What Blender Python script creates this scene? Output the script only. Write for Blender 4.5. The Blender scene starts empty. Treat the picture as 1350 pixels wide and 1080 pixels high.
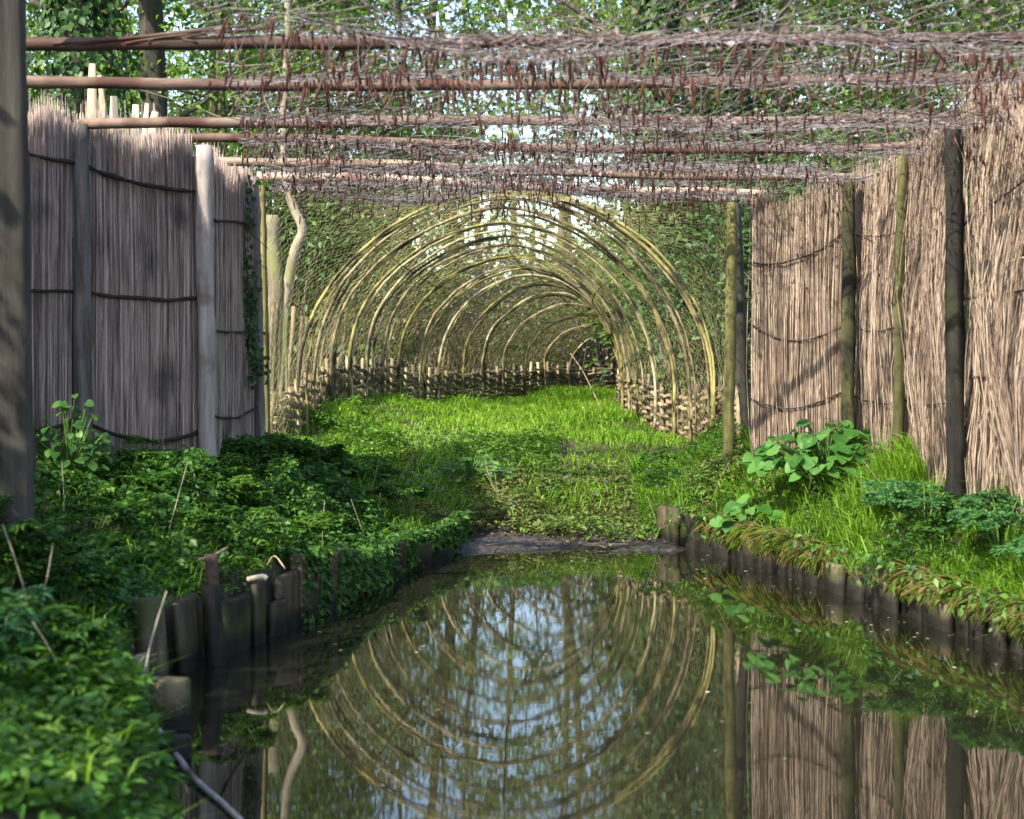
import bpy, math, random
import numpy as np
from mathutils import Vector

random.seed(7)
rng = np.random.default_rng(11)
scene = bpy.context.scene
COL = scene.collection

# ------------------------------------------------------------------ camera
CAMH = 1.475
FPX = 2250.0            # focal length in pixels of the 1350 px wide photograph
cam_d = bpy.data.cameras.new("camera")
cam = bpy.data.objects.new("camera", cam_d)
COL.objects.link(cam)
cam.location = (0, 0, CAMH)
cam.rotation_euler = (math.radians(90), 0, 0)
cam_d.sensor_fit = 'HORIZONTAL'
cam_d.sensor_width = 36.0
cam_d.lens = 60.0
cam_d.shift_y = -90.0 / 1350.0
cam_d.clip_end = 1000.0
cam_d.dof.use_dof = True
cam_d.dof.focus_distance = 14.5
cam_d.dof.aperture_fstop = 3.6
scene.camera = cam

# ------------------------------------------------------------------ sky, sun, exposure
SUN = Vector((-0.51, -0.55, 0.68)).normalized()
world = bpy.data.worlds.new("World")
scene.world = world
world.use_nodes = True
wn = world.node_tree.nodes
wn.clear()
wo = wn.new('ShaderNodeOutputWorld')
wb = wn.new('ShaderNodeBackground')
ws = wn.new('ShaderNodeTexSky')
ws.sky_type = 'NISHITA'
ws.sun_disc = False
ws.sun_elevation = math.asin(SUN.z)
ws.sun_rotation = math.atan2(SUN.x, SUN.y)
ws.air_density = 1.0
ws.dust_density = 1.5
wb.inputs['Strength'].default_value = 0.15
world.node_tree.links.new(ws.outputs[0], wb.inputs[0])
world.node_tree.links.new(wb.outputs[0], wo.inputs[0])
sun_d = bpy.data.lights.new("sun", 'SUN')
sun_d.energy = 4.2
sun_d.angle = math.radians(0.6)
sun_d.color = (1.0, 0.92, 0.78)
sun = bpy.data.objects.new("sun", sun_d)
COL.objects.link(sun)
sun.rotation_euler = (-SUN).to_track_quat('-Z', 'Y').to_euler()
sun.location = (-10, -10, 12)
scene.view_settings.view_transform = 'Standard'
scene.view_settings.look = 'None'
scene.view_settings.gamma = 1.0
scene.view_settings.exposure = 1.6
scene.cycles.max_bounces = 6
scene.cycles.diffuse_bounces = 3
scene.cycles.glossy_bounces = 3
scene.cycles.transmission_bounces = 4
scene.cycles.use_denoising = True
scene.cycles.sample_clamp_indirect = 4.0


def P(x, y, d):
    """a point seen at photograph position (x, y), d metres away"""
    return np.array([(x - 675.0) / FPX * d, d, CAMH - (y - 450.0) / FPX * d])


# ------------------------------------------------------------------ numpy mesh helpers
class Acc:
    """collects vertices, triangles, quads and a per-vertex random value"""
    def __init__(self):
        self.v, self.t, self.q, self.r, self.n = [], [], [], [], 0

    def add(self, v, t=None, q=None, r=None):
        v = np.asarray(v, dtype=np.float64).reshape(-1, 3)
        if t is not None and len(t):
            self.t.append(np.asarray(t, dtype=np.int64).reshape(-1, 3) + self.n)
        if q is not None and len(q):
            self.q.append(np.asarray(q, dtype=np.int64).reshape(-1, 4) + self.n)
        if r is None:
            r = random.random()
        r = np.broadcast_to(np.asarray(r, dtype=np.float64), (len(v),))
        self.v.append(v)
        self.r.append(r)
        self.n += len(v)
        return self

    def mesh(self, name, mat, smooth=True):
        V = np.concatenate(self.v)
        R = np.concatenate(self.r)
        T = np.concatenate(self.t) if self.t else np.zeros((0, 3), np.int64)
        Q = np.concatenate(self.q) if self.q else np.zeros((0, 4), np.int64)
        me = bpy.data.meshes.new(name)
        me.vertices.add(len(V))
        me.vertices.foreach_set('co', V.astype(np.float32).ravel())
        idx = np.concatenate([T.ravel(), Q.ravel()]).astype(np.int32)
        me.loops.add(len(idx))
        me.loops.foreach_set('vertex_index', idx)
        starts = np.concatenate([np.arange(len(T)) * 3, len(T) * 3 + np.arange(len(Q)) * 4]).astype(np.int32)
        me.polygons.add(len(starts))
        me.polygons.foreach_set('loop_start', starts)
        if smooth:
            me.polygons.foreach_set('use_smooth', np.ones(len(starts), dtype=bool))
        a = me.attributes.new('rnd', 'FLOAT', 'POINT')
        a.data.foreach_set('value', R.astype(np.float32))
        me.update(calc_edges=True)
        me.materials.append(mat)
        return me


def link(name, me, parent=None, loc=None):
    o = bpy.data.objects.new(name, me)
    COL.objects.link(o)
    if loc is not None:
        o.location = loc
    if parent is not None:
        o.parent = parent
    return o


def build(acc, name, mat, parent=None, smooth=True, origin=None):
    """one mesh object; vertices are given in world space, origin moves the object's own origin"""
    if origin is None and parent is not None:
        origin = np.array(parent['_o']) if '_o' in parent else None
    elif origin is not None:
        origin = np.asarray(origin, dtype=np.float64)
    if origin is not None:
        acc.v = [v - origin for v in acc.v]
    me = acc.mesh(name, mat, smooth)
    if parent is not None:
        o = link(name, me, parent)
        if '_o' in parent:
            o['_o'] = list(parent['_o'])
    else:
        o = link(name, me, None, origin)
        if origin is not None:
            o['_o'] = [float(c) for c in origin]
        else:
            o['_o'] = [0.0, 0.0, 0.0]
    return o


def thing(name, label, cat, origin=(0, 0, 0), group=None):
    o = bpy.data.objects.new(name, None)
    o.empty_display_size = 0.1
    COL.objects.link(o)
    o.location = origin
    o['_o'] = [float(c) for c in origin]
    return tag(o, label, cat, group)


def tag(o, label=None, cat=None, group=None, kind=None):
    if label:
        o['label'] = label
    if cat:
        o['category'] = cat
    if group:
        o['group'] = group
    if kind:
        o['kind'] = kind
    return o


def tube(acc, pts, rad, sides=6, caps=True, r=None, squash=None, prof=None):
    pts = np.asarray(pts, dtype=np.float64)
    n = len(pts)
    rad = np.broadcast_to(np.asarray(rad, dtype=np.float64), (n,))
    tan = np.gradient(pts, axis=0)
    tan /= np.linalg.norm(tan, axis=1, keepdims=True) + 1e-12
    ref = np.array([0.0, 0.0, 1.0]) if abs(tan[:, 2]).mean() < 0.8 else np.array([0.0, 1.0, 0.0])
    u = np.cross(tan, ref)
    u /= np.linalg.norm(u, axis=1, keepdims=True) + 1e-12
    w = np.cross(u, tan)
    a = np.arange(sides) * 2 * math.pi / sides
    sq = 1.0 if squash is None else squash
    pf = np.ones((1, sides)) if prof is None else prof
    ring = pts[:, None, :] + (rad[:, None] * pf)[:, :, None] * (np.cos(a)[None, :, None] * u[:, None, :] + sq * np.sin(a)[None, :, None] * w[:, None, :])
    V = ring.reshape(-1, 3)
    i = np.arange(n - 1)[:, None] * sides
    j = np.arange(sides)[None, :]
    jn = (j + 1) % sides
    Q = np.stack([i + j, i + jn, i + sides + jn, i + sides + j], axis=-1).reshape(-1, 4)
    T = []
    if caps:
        V = np.concatenate([V, pts[:1], pts[-1:]])
        b, e = n * sides, n * sides + 1
        for k in range(sides):
            kn = (k + 1) % sides
            T.append((b, kn, k))
            T.append((e, (n - 1) * sides + k, (n - 1) * sides + kn))
    acc.add(V, T, Q, r)


def wob(n, amp, smooth=3):
    """n smoothed random offsets in 3D"""
    x = rng.normal(0, 1, (n + 2 * smooth, 3))
    k = np.ones(2 * smooth + 1) / (2 * smooth + 1)
    x = np.stack([np.convolve(x[:, c], k, 'valid') for c in range(3)], axis=1)
    return x * amp * math.sqrt(2 * smooth + 1)


def spline(pts, n):
    """Catmull-Rom through pts, n samples"""
    p = np.asarray(pts, dtype=np.float64)
    m = len(p)
    q = np.concatenate([[2 * p[0] - p[1]], p, [2 * p[-1] - p[-2]]])
    t = np.linspace(0, m - 1, n)
    i = np.minimum(t.astype(int), m - 2)
    f = (t - i)[:, None]
    a, b, c, d = q[i], q[i + 1], q[i + 2], q[i + 3]
    return 0.5 * (2 * b + (c - a) * f + (2 * a - 5 * b + 4 * c - d) * f ** 2 + (3 * b - a - 3 * c + d) * f ** 3)


def strands(acc, A, B, rad, r):
    """thin three-sided strands from points A to points B, without end caps"""
    A, B = np.asarray(A), np.asarray(B)
    n = len(A)
    rad = np.broadcast_to(np.asarray(rad, dtype=np.float64), (n,))[:, None]
    t = B - A
    t /= np.linalg.norm(t, axis=1, keepdims=True) + 1e-12
    ref = np.where(np.abs(t[:, 2:3]) < 0.8, np.array([[0, 0, 1.0]]), np.array([[1.0, 0, 0]]))
    u = np.cross(t, ref)
    u /= np.linalg.norm(u, axis=1, keepdims=True) + 1e-12
    w = np.cross(u, t)
    off = [rad * (math.cos(k * 2.0944) * u + math.sin(k * 2.0944) * w) for k in range(3)]
    V = np.stack([A + off[0], A + off[1], A + off[2], B + off[0], B + off[1], B + off[2]], axis=1).reshape(-1, 3)
    b = np.arange(n)[:, None] * 6
    Q = np.concatenate([b + np.array([[0, 1, 4, 3]]), b + np.array([[1, 2, 5, 4]]), b + np.array([[2, 0, 3, 5]])])
    acc.add(V, None, Q, np.repeat(r, 6) if np.ndim(r) else r)


def leaves(acc, C, N, T, L, W, fold=0.25, r=None, fine=False, droop=0.15):
    """leaf faces: C base points, N normals, T growth directions, L lengths, W widths"""
    n = len(C)
    L = np.broadcast_to(np.asarray(L, dtype=np.float64), (n,))[:, None]
    W = np.broadcast_to(np.asarray(W, dtype=np.float64), (n,))[:, None]
    N = N / (np.linalg.norm(N, axis=1, keepdims=True) + 1e-9)
    S = np.cross(T, N)
    S /= np.linalg.norm(S, axis=1, keepdims=True) + 1e-9
    T = np.cross(N, S)
    if r is None:
        r = rng.random(n)
    b = np.arange(n)[:, None]
    if not fine:
        V = np.stack([C, C + T * L * 0.45 + S * W * 0.5 + N * W * fold, C + T * L - N * L * droop,
                      C + T * L * 0.45 - S * W * 0.5 + N * W * fold], axis=1).reshape(-1, 3)
        F = np.concatenate([b * 4 + np.array([[0, 1, 2]]), b * 4 + np.array([[0, 2, 3]])])
        acc.add(V, F, None, np.repeat(r, 4))
    else:
        V = np.stack([C,
                      C + T * L * 0.5 - N * L * droop * 0.2,
                      C + T * L - N * L * droop,
                      C + T * L * 0.25 + S * W * 0.46 + N * W * fold,
                      C + T * L * 0.65 + S * W * 0.40 + N * (W * fold - L * droop * 0.4),
                      C + T * L * 0.25 - S * W * 0.46 + N * W * fold,
                      C + T * L * 0.65 - S * W * 0.40 + N * (W * fold - L * droop * 0.4)], axis=1).reshape(-1, 3)
        k = np.array([[0, 1, 3], [1, 4, 3], [1, 2, 4], [0, 5, 1], [1, 5, 6], [1, 6, 2]])
        F = (b[:, :, None] * 7 + k[None, :, :]).reshape(-1, 3)
        acc.add(V, F, None, np.repeat(r, 7))


def unit(n):
    v = rng.normal(0, 1, (n, 3))
    return v / np.linalg.norm(v, axis=1, keepdims=True)


_lat = {}
def noise2(x, y, freq, seed=0):
    """smooth value noise in 0..1"""
    if seed not in _lat:
        _lat[seed] = np.random.default_rng(seed + 100).random((128, 128))
    G = _lat[seed]
    x = np.asarray(x, dtype=np.float64) * freq + 1000
    y = np.asarray(y, dtype=np.float64) * freq + 1000
    xi, yi = np.floor(x).astype(int), np.floor(y).astype(int)
    fx, fy = x - xi, y - yi
    fx, fy = fx * fx * (3 - 2 * fx), fy * fy * (3 - 2 * fy)
    g = lambda a, b: G[a % 128, b % 128]
    return (g(xi, yi) * (1 - fx) + g(xi + 1, yi) * fx) * (1 - fy) + (g(xi, yi + 1) * (1 - fx) + g(xi + 1, yi + 1) * fx) * fy


# ------------------------------------------------------------------ materials
def mat_new(name):
    m = bpy.data.materials.new(name)
    m.use_nodes = True
    nt = m.node_tree
    for n in list(nt.nodes):
        if n.type not in ('BSDF_PRINCIPLED', 'OUTPUT_MATERIAL'):
            nt.nodes.remove(n)
    return m, nt, nt.nodes['Principled BSDF'], nt.nodes['Material Output']


def ramp(nt, stops):
    r = nt.nodes.new('ShaderNodeValToRGB')
    e = r.color_ramp.elements
    while len(e) > 1:
        e.remove(e[-1])
    e[0].position = stops[0][0]
    e[0].color = (*stops[0][1], 1)
    for p, c in stops[1:]:
        x = e.new(p)
        x.color = (*c, 1)
    return r


def m_wood(name, cols, scale=(30, 30, 3), rough=0.85, bump=0.4, patch=None, patch_scale=4.0, patch_cut=0.55, dist=0.01, vary=0.35, tide=None):
    """streaky wood or bark: stretched noise, a second blotch colour, bump"""
    m, nt, b, out = mat_new(name)
    L = nt.links.new
    tc = nt.nodes.new('ShaderNodeTexCoord')
    mp = nt.nodes.new('ShaderNodeMapping')
    mp.inputs['Scale'].default_value = scale
    L(tc.outputs['Object'], mp.inputs[0])
    nz = nt.nodes.new('ShaderNodeTexNoise')
    nz.inputs['Scale'].default_value = 1.0
    nz.inputs['Detail'].default_value = 6
    nz.inputs['Roughness'].default_value = 0.65
    L(mp.outputs[0], nz.inputs['Vector'])
    at = nt.nodes.new('ShaderNodeAttribute')
    at.attribute_name = 'rnd'
    ma = nt.nodes.new('ShaderNodeMath')
    ma.operation = 'MULTIPLY_ADD'
    ma.inputs[1].default_value = vary
    ad = nt.nodes.new('ShaderNodeMath')
    ad.operation = 'SUBTRACT'
    ad.inputs[1].default_value = vary / 2
    L(at.outputs['Fac'], ma.inputs[0])
    L(nz.outputs['Fac'], ma.inputs[2])
    L(ma.outputs[0], ad.inputs[0])
    n = len(cols)
    r = ramp(nt, [(0.28 + 0.44 * i / max(1, n - 1), c) for i, c in enumerate(cols)])
    L(ad.outputs[0], r.inputs[0])
    col = r.outputs[0]
    if patch:
        nz2 = nt.nodes.new('ShaderNodeTexNoise')
        nz2.inputs['Scale'].default_value = patch_scale
        nz2.inputs['Detail'].default_value = 4
        L(tc.outputs['Object'], nz2.inputs['Vector'])
        rr = ramp(nt, [(patch_cut - 0.06, (0, 0, 0)), (patch_cut + 0.08, (1, 1, 1))])
        L(nz2.outputs['Fac'], rr.inputs[0])
        mx = nt.nodes.new('ShaderNodeMix')
        mx.data_type = 'RGBA'
        L(rr.outputs[0], mx.inputs['Factor'])
        L(col, mx.inputs['A'])
        mx.inputs['B'].default_value = (*patch, 1)
        col = mx.outputs['Result']
    if tide is not None:                               # stain left by the water, up to an uneven line
        sx = nt.nodes.new('ShaderNodeSeparateXYZ')
        L(tc.outputs['Object'], sx.inputs[0])
        mz = nt.nodes.new('ShaderNodeMath')
        mz.operation = 'MULTIPLY_ADD'
        mz.inputs[1].default_value = -0.10
        L(nz.outputs['Fac'], mz.inputs[0])
        L(sx.outputs['Z'], mz.inputs[2])
        rt = ramp(nt, [(0.0, (1, 1, 1)), (tide, (0, 0, 0))])
        L(mz.outputs[0], rt.inputs[0])
        mt_ = nt.nodes.new('ShaderNodeMix')
        mt_.data_type = 'RGBA'
        L(rt.outputs[0], mt_.inputs['Factor'])
        L(col, mt_.inputs['A'])
        mt_.inputs['B'].default_value = (0.010, 0.009, 0.006, 1)
        col = mt_.outputs['Result']
    L(col, b.inputs['Base Color'])
    b.inputs['Roughness'].default_value = rough
    b.inputs['Specular IOR Level'].default_value = 0.25
    if bump:
        bp = nt.nodes.new('ShaderNodeBump')
        bp.inputs['Strength'].default_value = bump
        bp.inputs['Distance'].default_value = dist
        L(nz.outputs['Fac'], bp.inputs['Height'])
        L(bp.outputs[0], b.inputs['Normal'])
    return m


def m_leaf(name, cols, trans=0.4, rough=0.55, spec=0.3, tint=(1.25, 1.25, 0.55)):
    """leaf faces: colour from the per-leaf random value, light passing through"""
    m, nt, b, out = mat_new(name)
    L = nt.links.new
    at = nt.nodes.new('ShaderNodeAttribute')
    at.attribute_name = 'rnd'
    n = len(cols)
    r = ramp(nt, [(i / max(1, n - 1), c) for i, c in enumerate(cols)])
    L(at.outputs['Fac'], r.inputs[0])
    L(r.outputs[0], b.inputs['Base Color'])
    b.inputs['Roughness'].default_value = rough
    b.inputs['Specular IOR Level'].default_value = spec
    tr = nt.nodes.new('ShaderNodeBsdfTranslucent')
    mu = nt.nodes.new('ShaderNodeMix')
    mu.data_type = 'RGBA'
    mu.blend_type = 'MULTIPLY'
    mu.inputs['Factor'].default_value = 1.0
    L(r.outputs[0], mu.inputs['A'])
    mu.inputs['B'].default_value = (*tint, 1)
    L(mu.outputs['Result'], tr.inputs['Color'])
    ms = nt.nodes.new('ShaderNodeMixShader')
    ms.inputs[0].default_value = trans
    L(b.outputs[0], ms.inputs[1])
    L(tr.outputs[0], ms.inputs[2])
    L(ms.outputs[0], out.inputs['Surface'])
    return m


M = {}
M['post_grey'] = m_wood('post_grey', [(0.06, 0.052, 0.046), (0.15, 0.13, 0.115), (0.26, 0.235, 0.215)], (22, 22, 2.0), patch=(0.07, 0.06, 0.045), patch_scale=3.0, patch_cut=0.62)
M['post_pale'] = m_wood('post_pale', [(0.12, 0.10, 0.09), (0.27, 0.235, 0.21), (0.40, 0.36, 0.33)], (22, 22, 2.0), patch=(0.10, 0.075, 0.05), patch_scale=3.0, patch_cut=0.60)
M['post_dark'] = m_wood('post_dark', [(0.022, 0.02, 0.016), (0.05, 0.045, 0.036), (0.09, 0.08, 0.066)], (20, 20, 1.6), patch=(0.032, 0.027, 0.02), patch_scale=2.5, patch_cut=0.56)
M['post_green'] = m_wood('post_green', [(0.05, 0.05, 0.018), (0.13, 0.125, 0.04), (0.24, 0.20, 0.085)], (20, 20, 1.8), patch=(0.035, 0.028, 0.016), patch_scale=4.0, patch_cut=0.60)
M['post_mossy'] = m_wood('post_mossy', [(0.018, 0.018, 0.010), (0.05, 0.05, 0.02), (0.11, 0.105, 0.04)], (20, 20, 1.8), patch=(0.012, 0.010, 0.008), patch_scale=3.0, patch_cut=0.52)
M['post_black'] = m_wood('post_black', [(0.005, 0.005, 0.004), (0.012, 0.011, 0.009), (0.028, 0.027, 0.018)], (20, 20, 1.8), patch=(0.03, 0.034, 0.013), patch_scale=3.0, patch_cut=0.6)
M['pole'] = m_wood('pole', [(0.035, 0.022, 0.017), (0.10, 0.066, 0.05), (0.19, 0.135, 0.10)], (2.2, 18, 18), patch=(0.065, 0.03, 0.022), patch_scale=2.5, patch_cut=0.54)
M['pole_pale'] = m_wood('pole_pale', [(0.09, 0.06, 0.042), (0.22, 0.16, 0.115), (0.38, 0.30, 0.23)], (2.2, 18, 18), patch=(0.12, 0.05, 0.035), patch_scale=2.0, patch_cut=0.6)
M['reed'] = m_wood('reed', [(0.085, 0.06, 0.045), (0.24, 0.178, 0.13), (0.43, 0.338, 0.255)], (26, 26, 3.0), rough=0.75, bump=0.2, patch=(0.13, 0.09, 0.07), patch_scale=2.2, patch_cut=0.62, dist=0.004, vary=0.5)
M['reed_grey'] = m_wood('reed_grey', [(0.17, 0.122, 0.102), (0.43, 0.325, 0.275), (0.66, 0.53, 0.46)], (26, 26, 3.0), rough=0.75, bump=0.2, patch=(0.17, 0.14, 0.13), patch_scale=2.2, patch_cut=0.62, dist=0.004, vary=0.5)
M['wire'] = m_wood('wire', [(0.012, 0.009, 0.007), (0.04, 0.028, 0.022)], (20, 20, 20), bump=0.2)
M['rod'] = m_wood('rod', [(0.055, 0.043, 0.022), (0.215, 0.178, 0.095), (0.42, 0.37, 0.24)], (12, 12, 7), rough=0.6, patch=(0.035, 0.026, 0.015), patch_scale=3.2, patch_cut=0.565)
M['rod_moss'] = m_wood('rod_moss', [(0.05, 0.045, 0.016), (0.18, 0.165, 0.05), (0.35, 0.30, 0.11)], (12, 12, 7), rough=0.7, patch=(0.03, 0.024, 0.014), patch_scale=3.0, patch_cut=0.54)
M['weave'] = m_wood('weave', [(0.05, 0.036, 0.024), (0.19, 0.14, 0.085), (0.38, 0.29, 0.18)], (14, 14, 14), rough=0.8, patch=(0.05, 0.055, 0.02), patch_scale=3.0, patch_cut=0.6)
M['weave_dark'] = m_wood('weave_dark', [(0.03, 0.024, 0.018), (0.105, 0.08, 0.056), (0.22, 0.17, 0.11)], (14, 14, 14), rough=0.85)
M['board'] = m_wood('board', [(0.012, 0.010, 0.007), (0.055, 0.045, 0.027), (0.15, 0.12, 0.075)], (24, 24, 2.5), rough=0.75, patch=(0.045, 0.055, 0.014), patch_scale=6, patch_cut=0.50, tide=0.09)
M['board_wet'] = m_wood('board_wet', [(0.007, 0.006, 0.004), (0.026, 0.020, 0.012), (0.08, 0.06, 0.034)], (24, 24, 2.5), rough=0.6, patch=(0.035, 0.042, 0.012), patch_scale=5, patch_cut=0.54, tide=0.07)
M['net'] = m_wood('net', [(0.15, 0.14, 0.05), (0.30, 0.27, 0.12), (0.42, 0.38, 0.20)], (5, 5, 5), bump=0)
M['net_grey'] = m_wood('net_grey', [(0.10, 0.088, 0.09), (0.20, 0.18, 0.185), (0.34, 0.315, 0.33)], (5, 5, 5), bump=0)
M['catkin'] = m_wood('catkin', [(0.016, 0.006, 0.005), (0.042, 0.015, 0.011), (0.10, 0.04, 0.025)], (30, 30, 30), bump=0.3)
M['twig'] = m_wood('twig', [(0.035, 0.024, 0.02), (0.10, 0.07, 0.06), (0.22, 0.175, 0.155)], (8, 8, 8), bump=0)
M['twig_pale'] = m_wood('twig_pale', [(0.2, 0.17, 0.12), (0.38, 0.33, 0.24), (0.55, 0.5, 0.4)], (8, 8, 8), bump=0)
M['bark'] = m_wood('bark', [(0.03, 0.026, 0.018), (0.085, 0.075, 0.052), (0.17, 0.15, 0.11)], (9, 9, 1.6), patch=(0.06, 0.075, 0.025), patch_scale=1.3, patch_cut=0.53, dist=0.03)
M['bark_dark'] = m_wood('bark_dark', [(0.014, 0.013, 0.01), (0.04, 0.036, 0.027), (0.09, 0.08, 0.06)], (9, 9, 1.6), patch=(0.03, 0.04, 0.014), patch_scale=1.5, patch_cut=0.56, dist=0.03)
M['bark_pale'] = m_wood('bark_pale', [(0.06, 0.048, 0.035), (0.15, 0.125, 0.09), (0.28, 0.24, 0.18)], (9, 9, 3), patch=(0.15, 0.16, 0.06), patch_scale=2.5, patch_cut=0.55, dist=0.02)
M['split_wood'] = m_wood('split_wood', [(0.22, 0.15, 0.09), (0.46, 0.35, 0.22), (0.64, 0.54, 0.38)], (20, 20, 2), bump=0.3)
M['grass'] = m_leaf('grass', [(0.07, 0.16, 0.012), (0.13, 0.27, 0.018), (0.20, 0.37, 0.03), (0.30, 0.44, 0.07)], trans=0.5, rough=0.5)
M['grass_mixed'] = m_leaf('grass_mixed', [(0.20, 0.16, 0.08), (0.30, 0.25, 0.13), (0.13, 0.16, 0.03), (0.09, 0.18, 0.015), (0.14, 0.25, 0.02)], trans=0.4)
M['dead_grass'] = m_leaf('dead_grass', [(0.16, 0.12, 0.06), (0.30, 0.24, 0.13), (0.42, 0.36, 0.22)], trans=0.3, tint=(1.1, 1.0, 0.8))
M['herb'] = m_leaf('herb', [(0.018, 0.060, 0.014), (0.035, 0.105, 0.020), (0.065, 0.155, 0.024), (0.12, 0.23, 0.035)], trans=0.35, rough=0.45)
M['clover'] = m_leaf('clover', [(0.03, 0.085, 0.014), (0.05, 0.135, 0.018), (0.085, 0.19, 0.024), (0.15, 0.26, 0.045)], trans=0.35, rough=0.45)
M['parsley'] = m_leaf('parsley', [(0.045, 0.13, 0.045), (0.075, 0.20, 0.065), (0.13, 0.28, 0.085)], trans=0.3, rough=0.45, tint=(1.1, 1.2, 0.6))
M['broad'] = m_leaf('broad', [(0.03, 0.105, 0.016), (0.055, 0.165, 0.026), (0.095, 0.225, 0.045)], trans=0.32, rough=0.55, spec=0.25)
M['creep'] = m_leaf('creep', [(0.15, 0.11, 0.055), (0.12, 0.15, 0.04), (0.11, 0.20, 0.04), (0.17, 0.29, 0.05)], trans=0.3)
M['ivy'] = m_leaf('ivy', [(0.012, 0.035, 0.010), (0.022, 0.06, 0.014), (0.04, 0.095, 0.02), (0.07, 0.13, 0.035)], trans=0.2, rough=0.5, spec=0.3)
M['leaf_spring'] = m_leaf('leaf_spring', [(0.05, 0.11, 0.015), (0.085, 0.17, 0.02), (0.13, 0.23, 0.03), (0.18, 0.27, 0.05)], trans=0.45)
M['leaf_mid'] = m_leaf('leaf_mid', [(0.04, 0.08, 0.022), (0.075, 0.135, 0.032), (0.115, 0.19, 0.045), (0.16, 0.235, 0.065)], trans=0.35)
M['leaf_dry'] = m_leaf('leaf_dry', [(0.10, 0.075, 0.07), (0.20, 0.155, 0.14), (0.32, 0.265, 0.235), (0.22, 0.20, 0.11)], trans=0.25, tint=(1.1, 1.0, 0.8))
M['litter'] = m_leaf('litter', [(0.05, 0.032, 0.028), (0.10, 0.07, 0.062), (0.17, 0.135, 0.13), (0.26, 0.22, 0.22)], trans=0.2, tint=(1, 1, 1))
M['stem'] = m_leaf('stem', [(0.05, 0.12, 0.02), (0.10, 0.18, 0.04)], trans=0.1)
M['flower'] = m_leaf('flower', [(0.12, 0.10, 0.35), (0.22, 0.2, 0.5)], trans=0.3, tint=(1, 1, 1))
M['fleck'] = m_leaf('fleck', [(0.07, 0.055, 0.03), (0.22, 0.19, 0.13), (0.6, 0.58, 0.5)], trans=0.1, tint=(1, 1, 1))


def m_ground():
    m, nt, b, out = mat_new('soil')
    L = nt.links.new
    tc = nt.nodes.new('ShaderNodeTexCoord')
    nz = nt.nodes.new('ShaderNodeTexNoise')
    nz.inputs['Scale'].default_value = 7.0
    nz.inputs['Detail'].default_value = 8
    nz.inputs['Roughness'].default_value = 0.7
    L(tc.outputs['Object'], nz.inputs['Vector'])
    r = ramp(nt, [(0.3, (0.022, 0.016, 0.010)), (0.5, (0.055, 0.040, 0.025)), (0.62, (0.05, 0.06, 0.02)), (0.75, (0.10, 0.08, 0.05))])
    L(nz.outputs['Fac'], r.inputs[0])
    L(r.outputs[0], b.inputs['Base Color'])
    b.inputs['Roughness'].default_value = 0.9
    bp = nt.nodes.new('ShaderNodeBump')
    bp.inputs['Strength'].default_value = 0.8
    bp.inputs['Distance'].default_value = 0.03
    L(nz.outputs['Fac'], bp.inputs['Height'])
    L(bp.outputs[0], b.inputs['Normal'])
    return m


def m_mud():
    m, nt, b, out = mat_new('wet_mud')
    L = nt.links.new
    tc = nt.nodes.new('ShaderNodeTexCoord')
    nz = nt.nodes.new('ShaderNodeTexNoise')
    nz.inputs['Scale'].default_value = 14.0
    nz.inputs['Detail'].default_value = 8
    nz.inputs['Roughness'].default_value = 0.7
    L(tc.outputs['Object'], nz.inputs['Vector'])
    r = ramp(nt, [(0.35, (0.012, 0.010, 0.009)), (0.55, (0.045, 0.038, 0.035)), (0.7, (0.09, 0.08, 0.076))])
    L(nz.outputs['Fac'], r.inputs[0])
    L(r.outputs[0], b.inputs['Base Color'])
    rr = ramp(nt, [(0.42, (0.06, 0.06, 0.06)), (0.6, (0.55, 0.55, 0.55))])
    L(nz.outputs['Fac'], rr.inputs[0])
    L(rr.outputs[0], b.inputs['Roughness'])
    bp = nt.nodes.new('ShaderNodeBump')
    bp.inputs['Strength'].default_value = 0.7
    bp.inputs['Distance'].default_value = 0.02
    L(nz.outputs['Fac'], bp.inputs['Height'])
    L(bp.outputs[0], b.inputs['Normal'])
    return m


def m_water():
    m, nt, b, out = mat_new('pond_water')
    L = nt.links.new
    tc = nt.nodes.new('ShaderNodeTexCoord')
    mp = nt.nodes.new('ShaderNodeMapping')
    mp.inputs['Scale'].default_value = (1.6, 5.0, 1.0)
    L(tc.outputs['Object'], mp.inputs[0])
    nz = nt.nodes.new('ShaderNodeTexNoise')
    nz.inputs['Scale'].default_value = 1.6
    nz.inputs['Detail'].default_value = 4
    nz.inputs['Roughness'].default_value = 0.6
    L(mp.outputs[0], nz.inputs['Vector'])
    bp = nt.nodes.new('ShaderNodeBump')
    bp.inputs['Strength'].default_value = 0.02
    bp.inputs['Distance'].default_value = 0.007
    L(nz.outputs['Fac'], bp.inputs['Height'])
    L(bp.outputs[0], b.inputs['Normal'])
    b.inputs['Base Color'].default_value = (0.010, 0.010, 0.006, 1)
    nf = nt.nodes.new('ShaderNodeTexNoise')            # dusty film on still water
    nf.inputs['Scale'].default_value = 0.9
    nf.inputs['Detail'].default_value = 5
    L(tc.outputs['Object'], nf.inputs['Vector'])
    rf = ramp(nt, [(0.40, (0.012, 0.012, 0.012)), (0.75, (0.035, 0.035, 0.035))])
    L(nf.outputs['Fac'], rf.inputs[0])
    L(rf.outputs[0], b.inputs['Roughness'])
    b.inputs['IOR'].default_value = 2.2
    return m


M['ground'] = m_ground()
M['mud'] = m_mud()
M['water'] = m_water()

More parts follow.
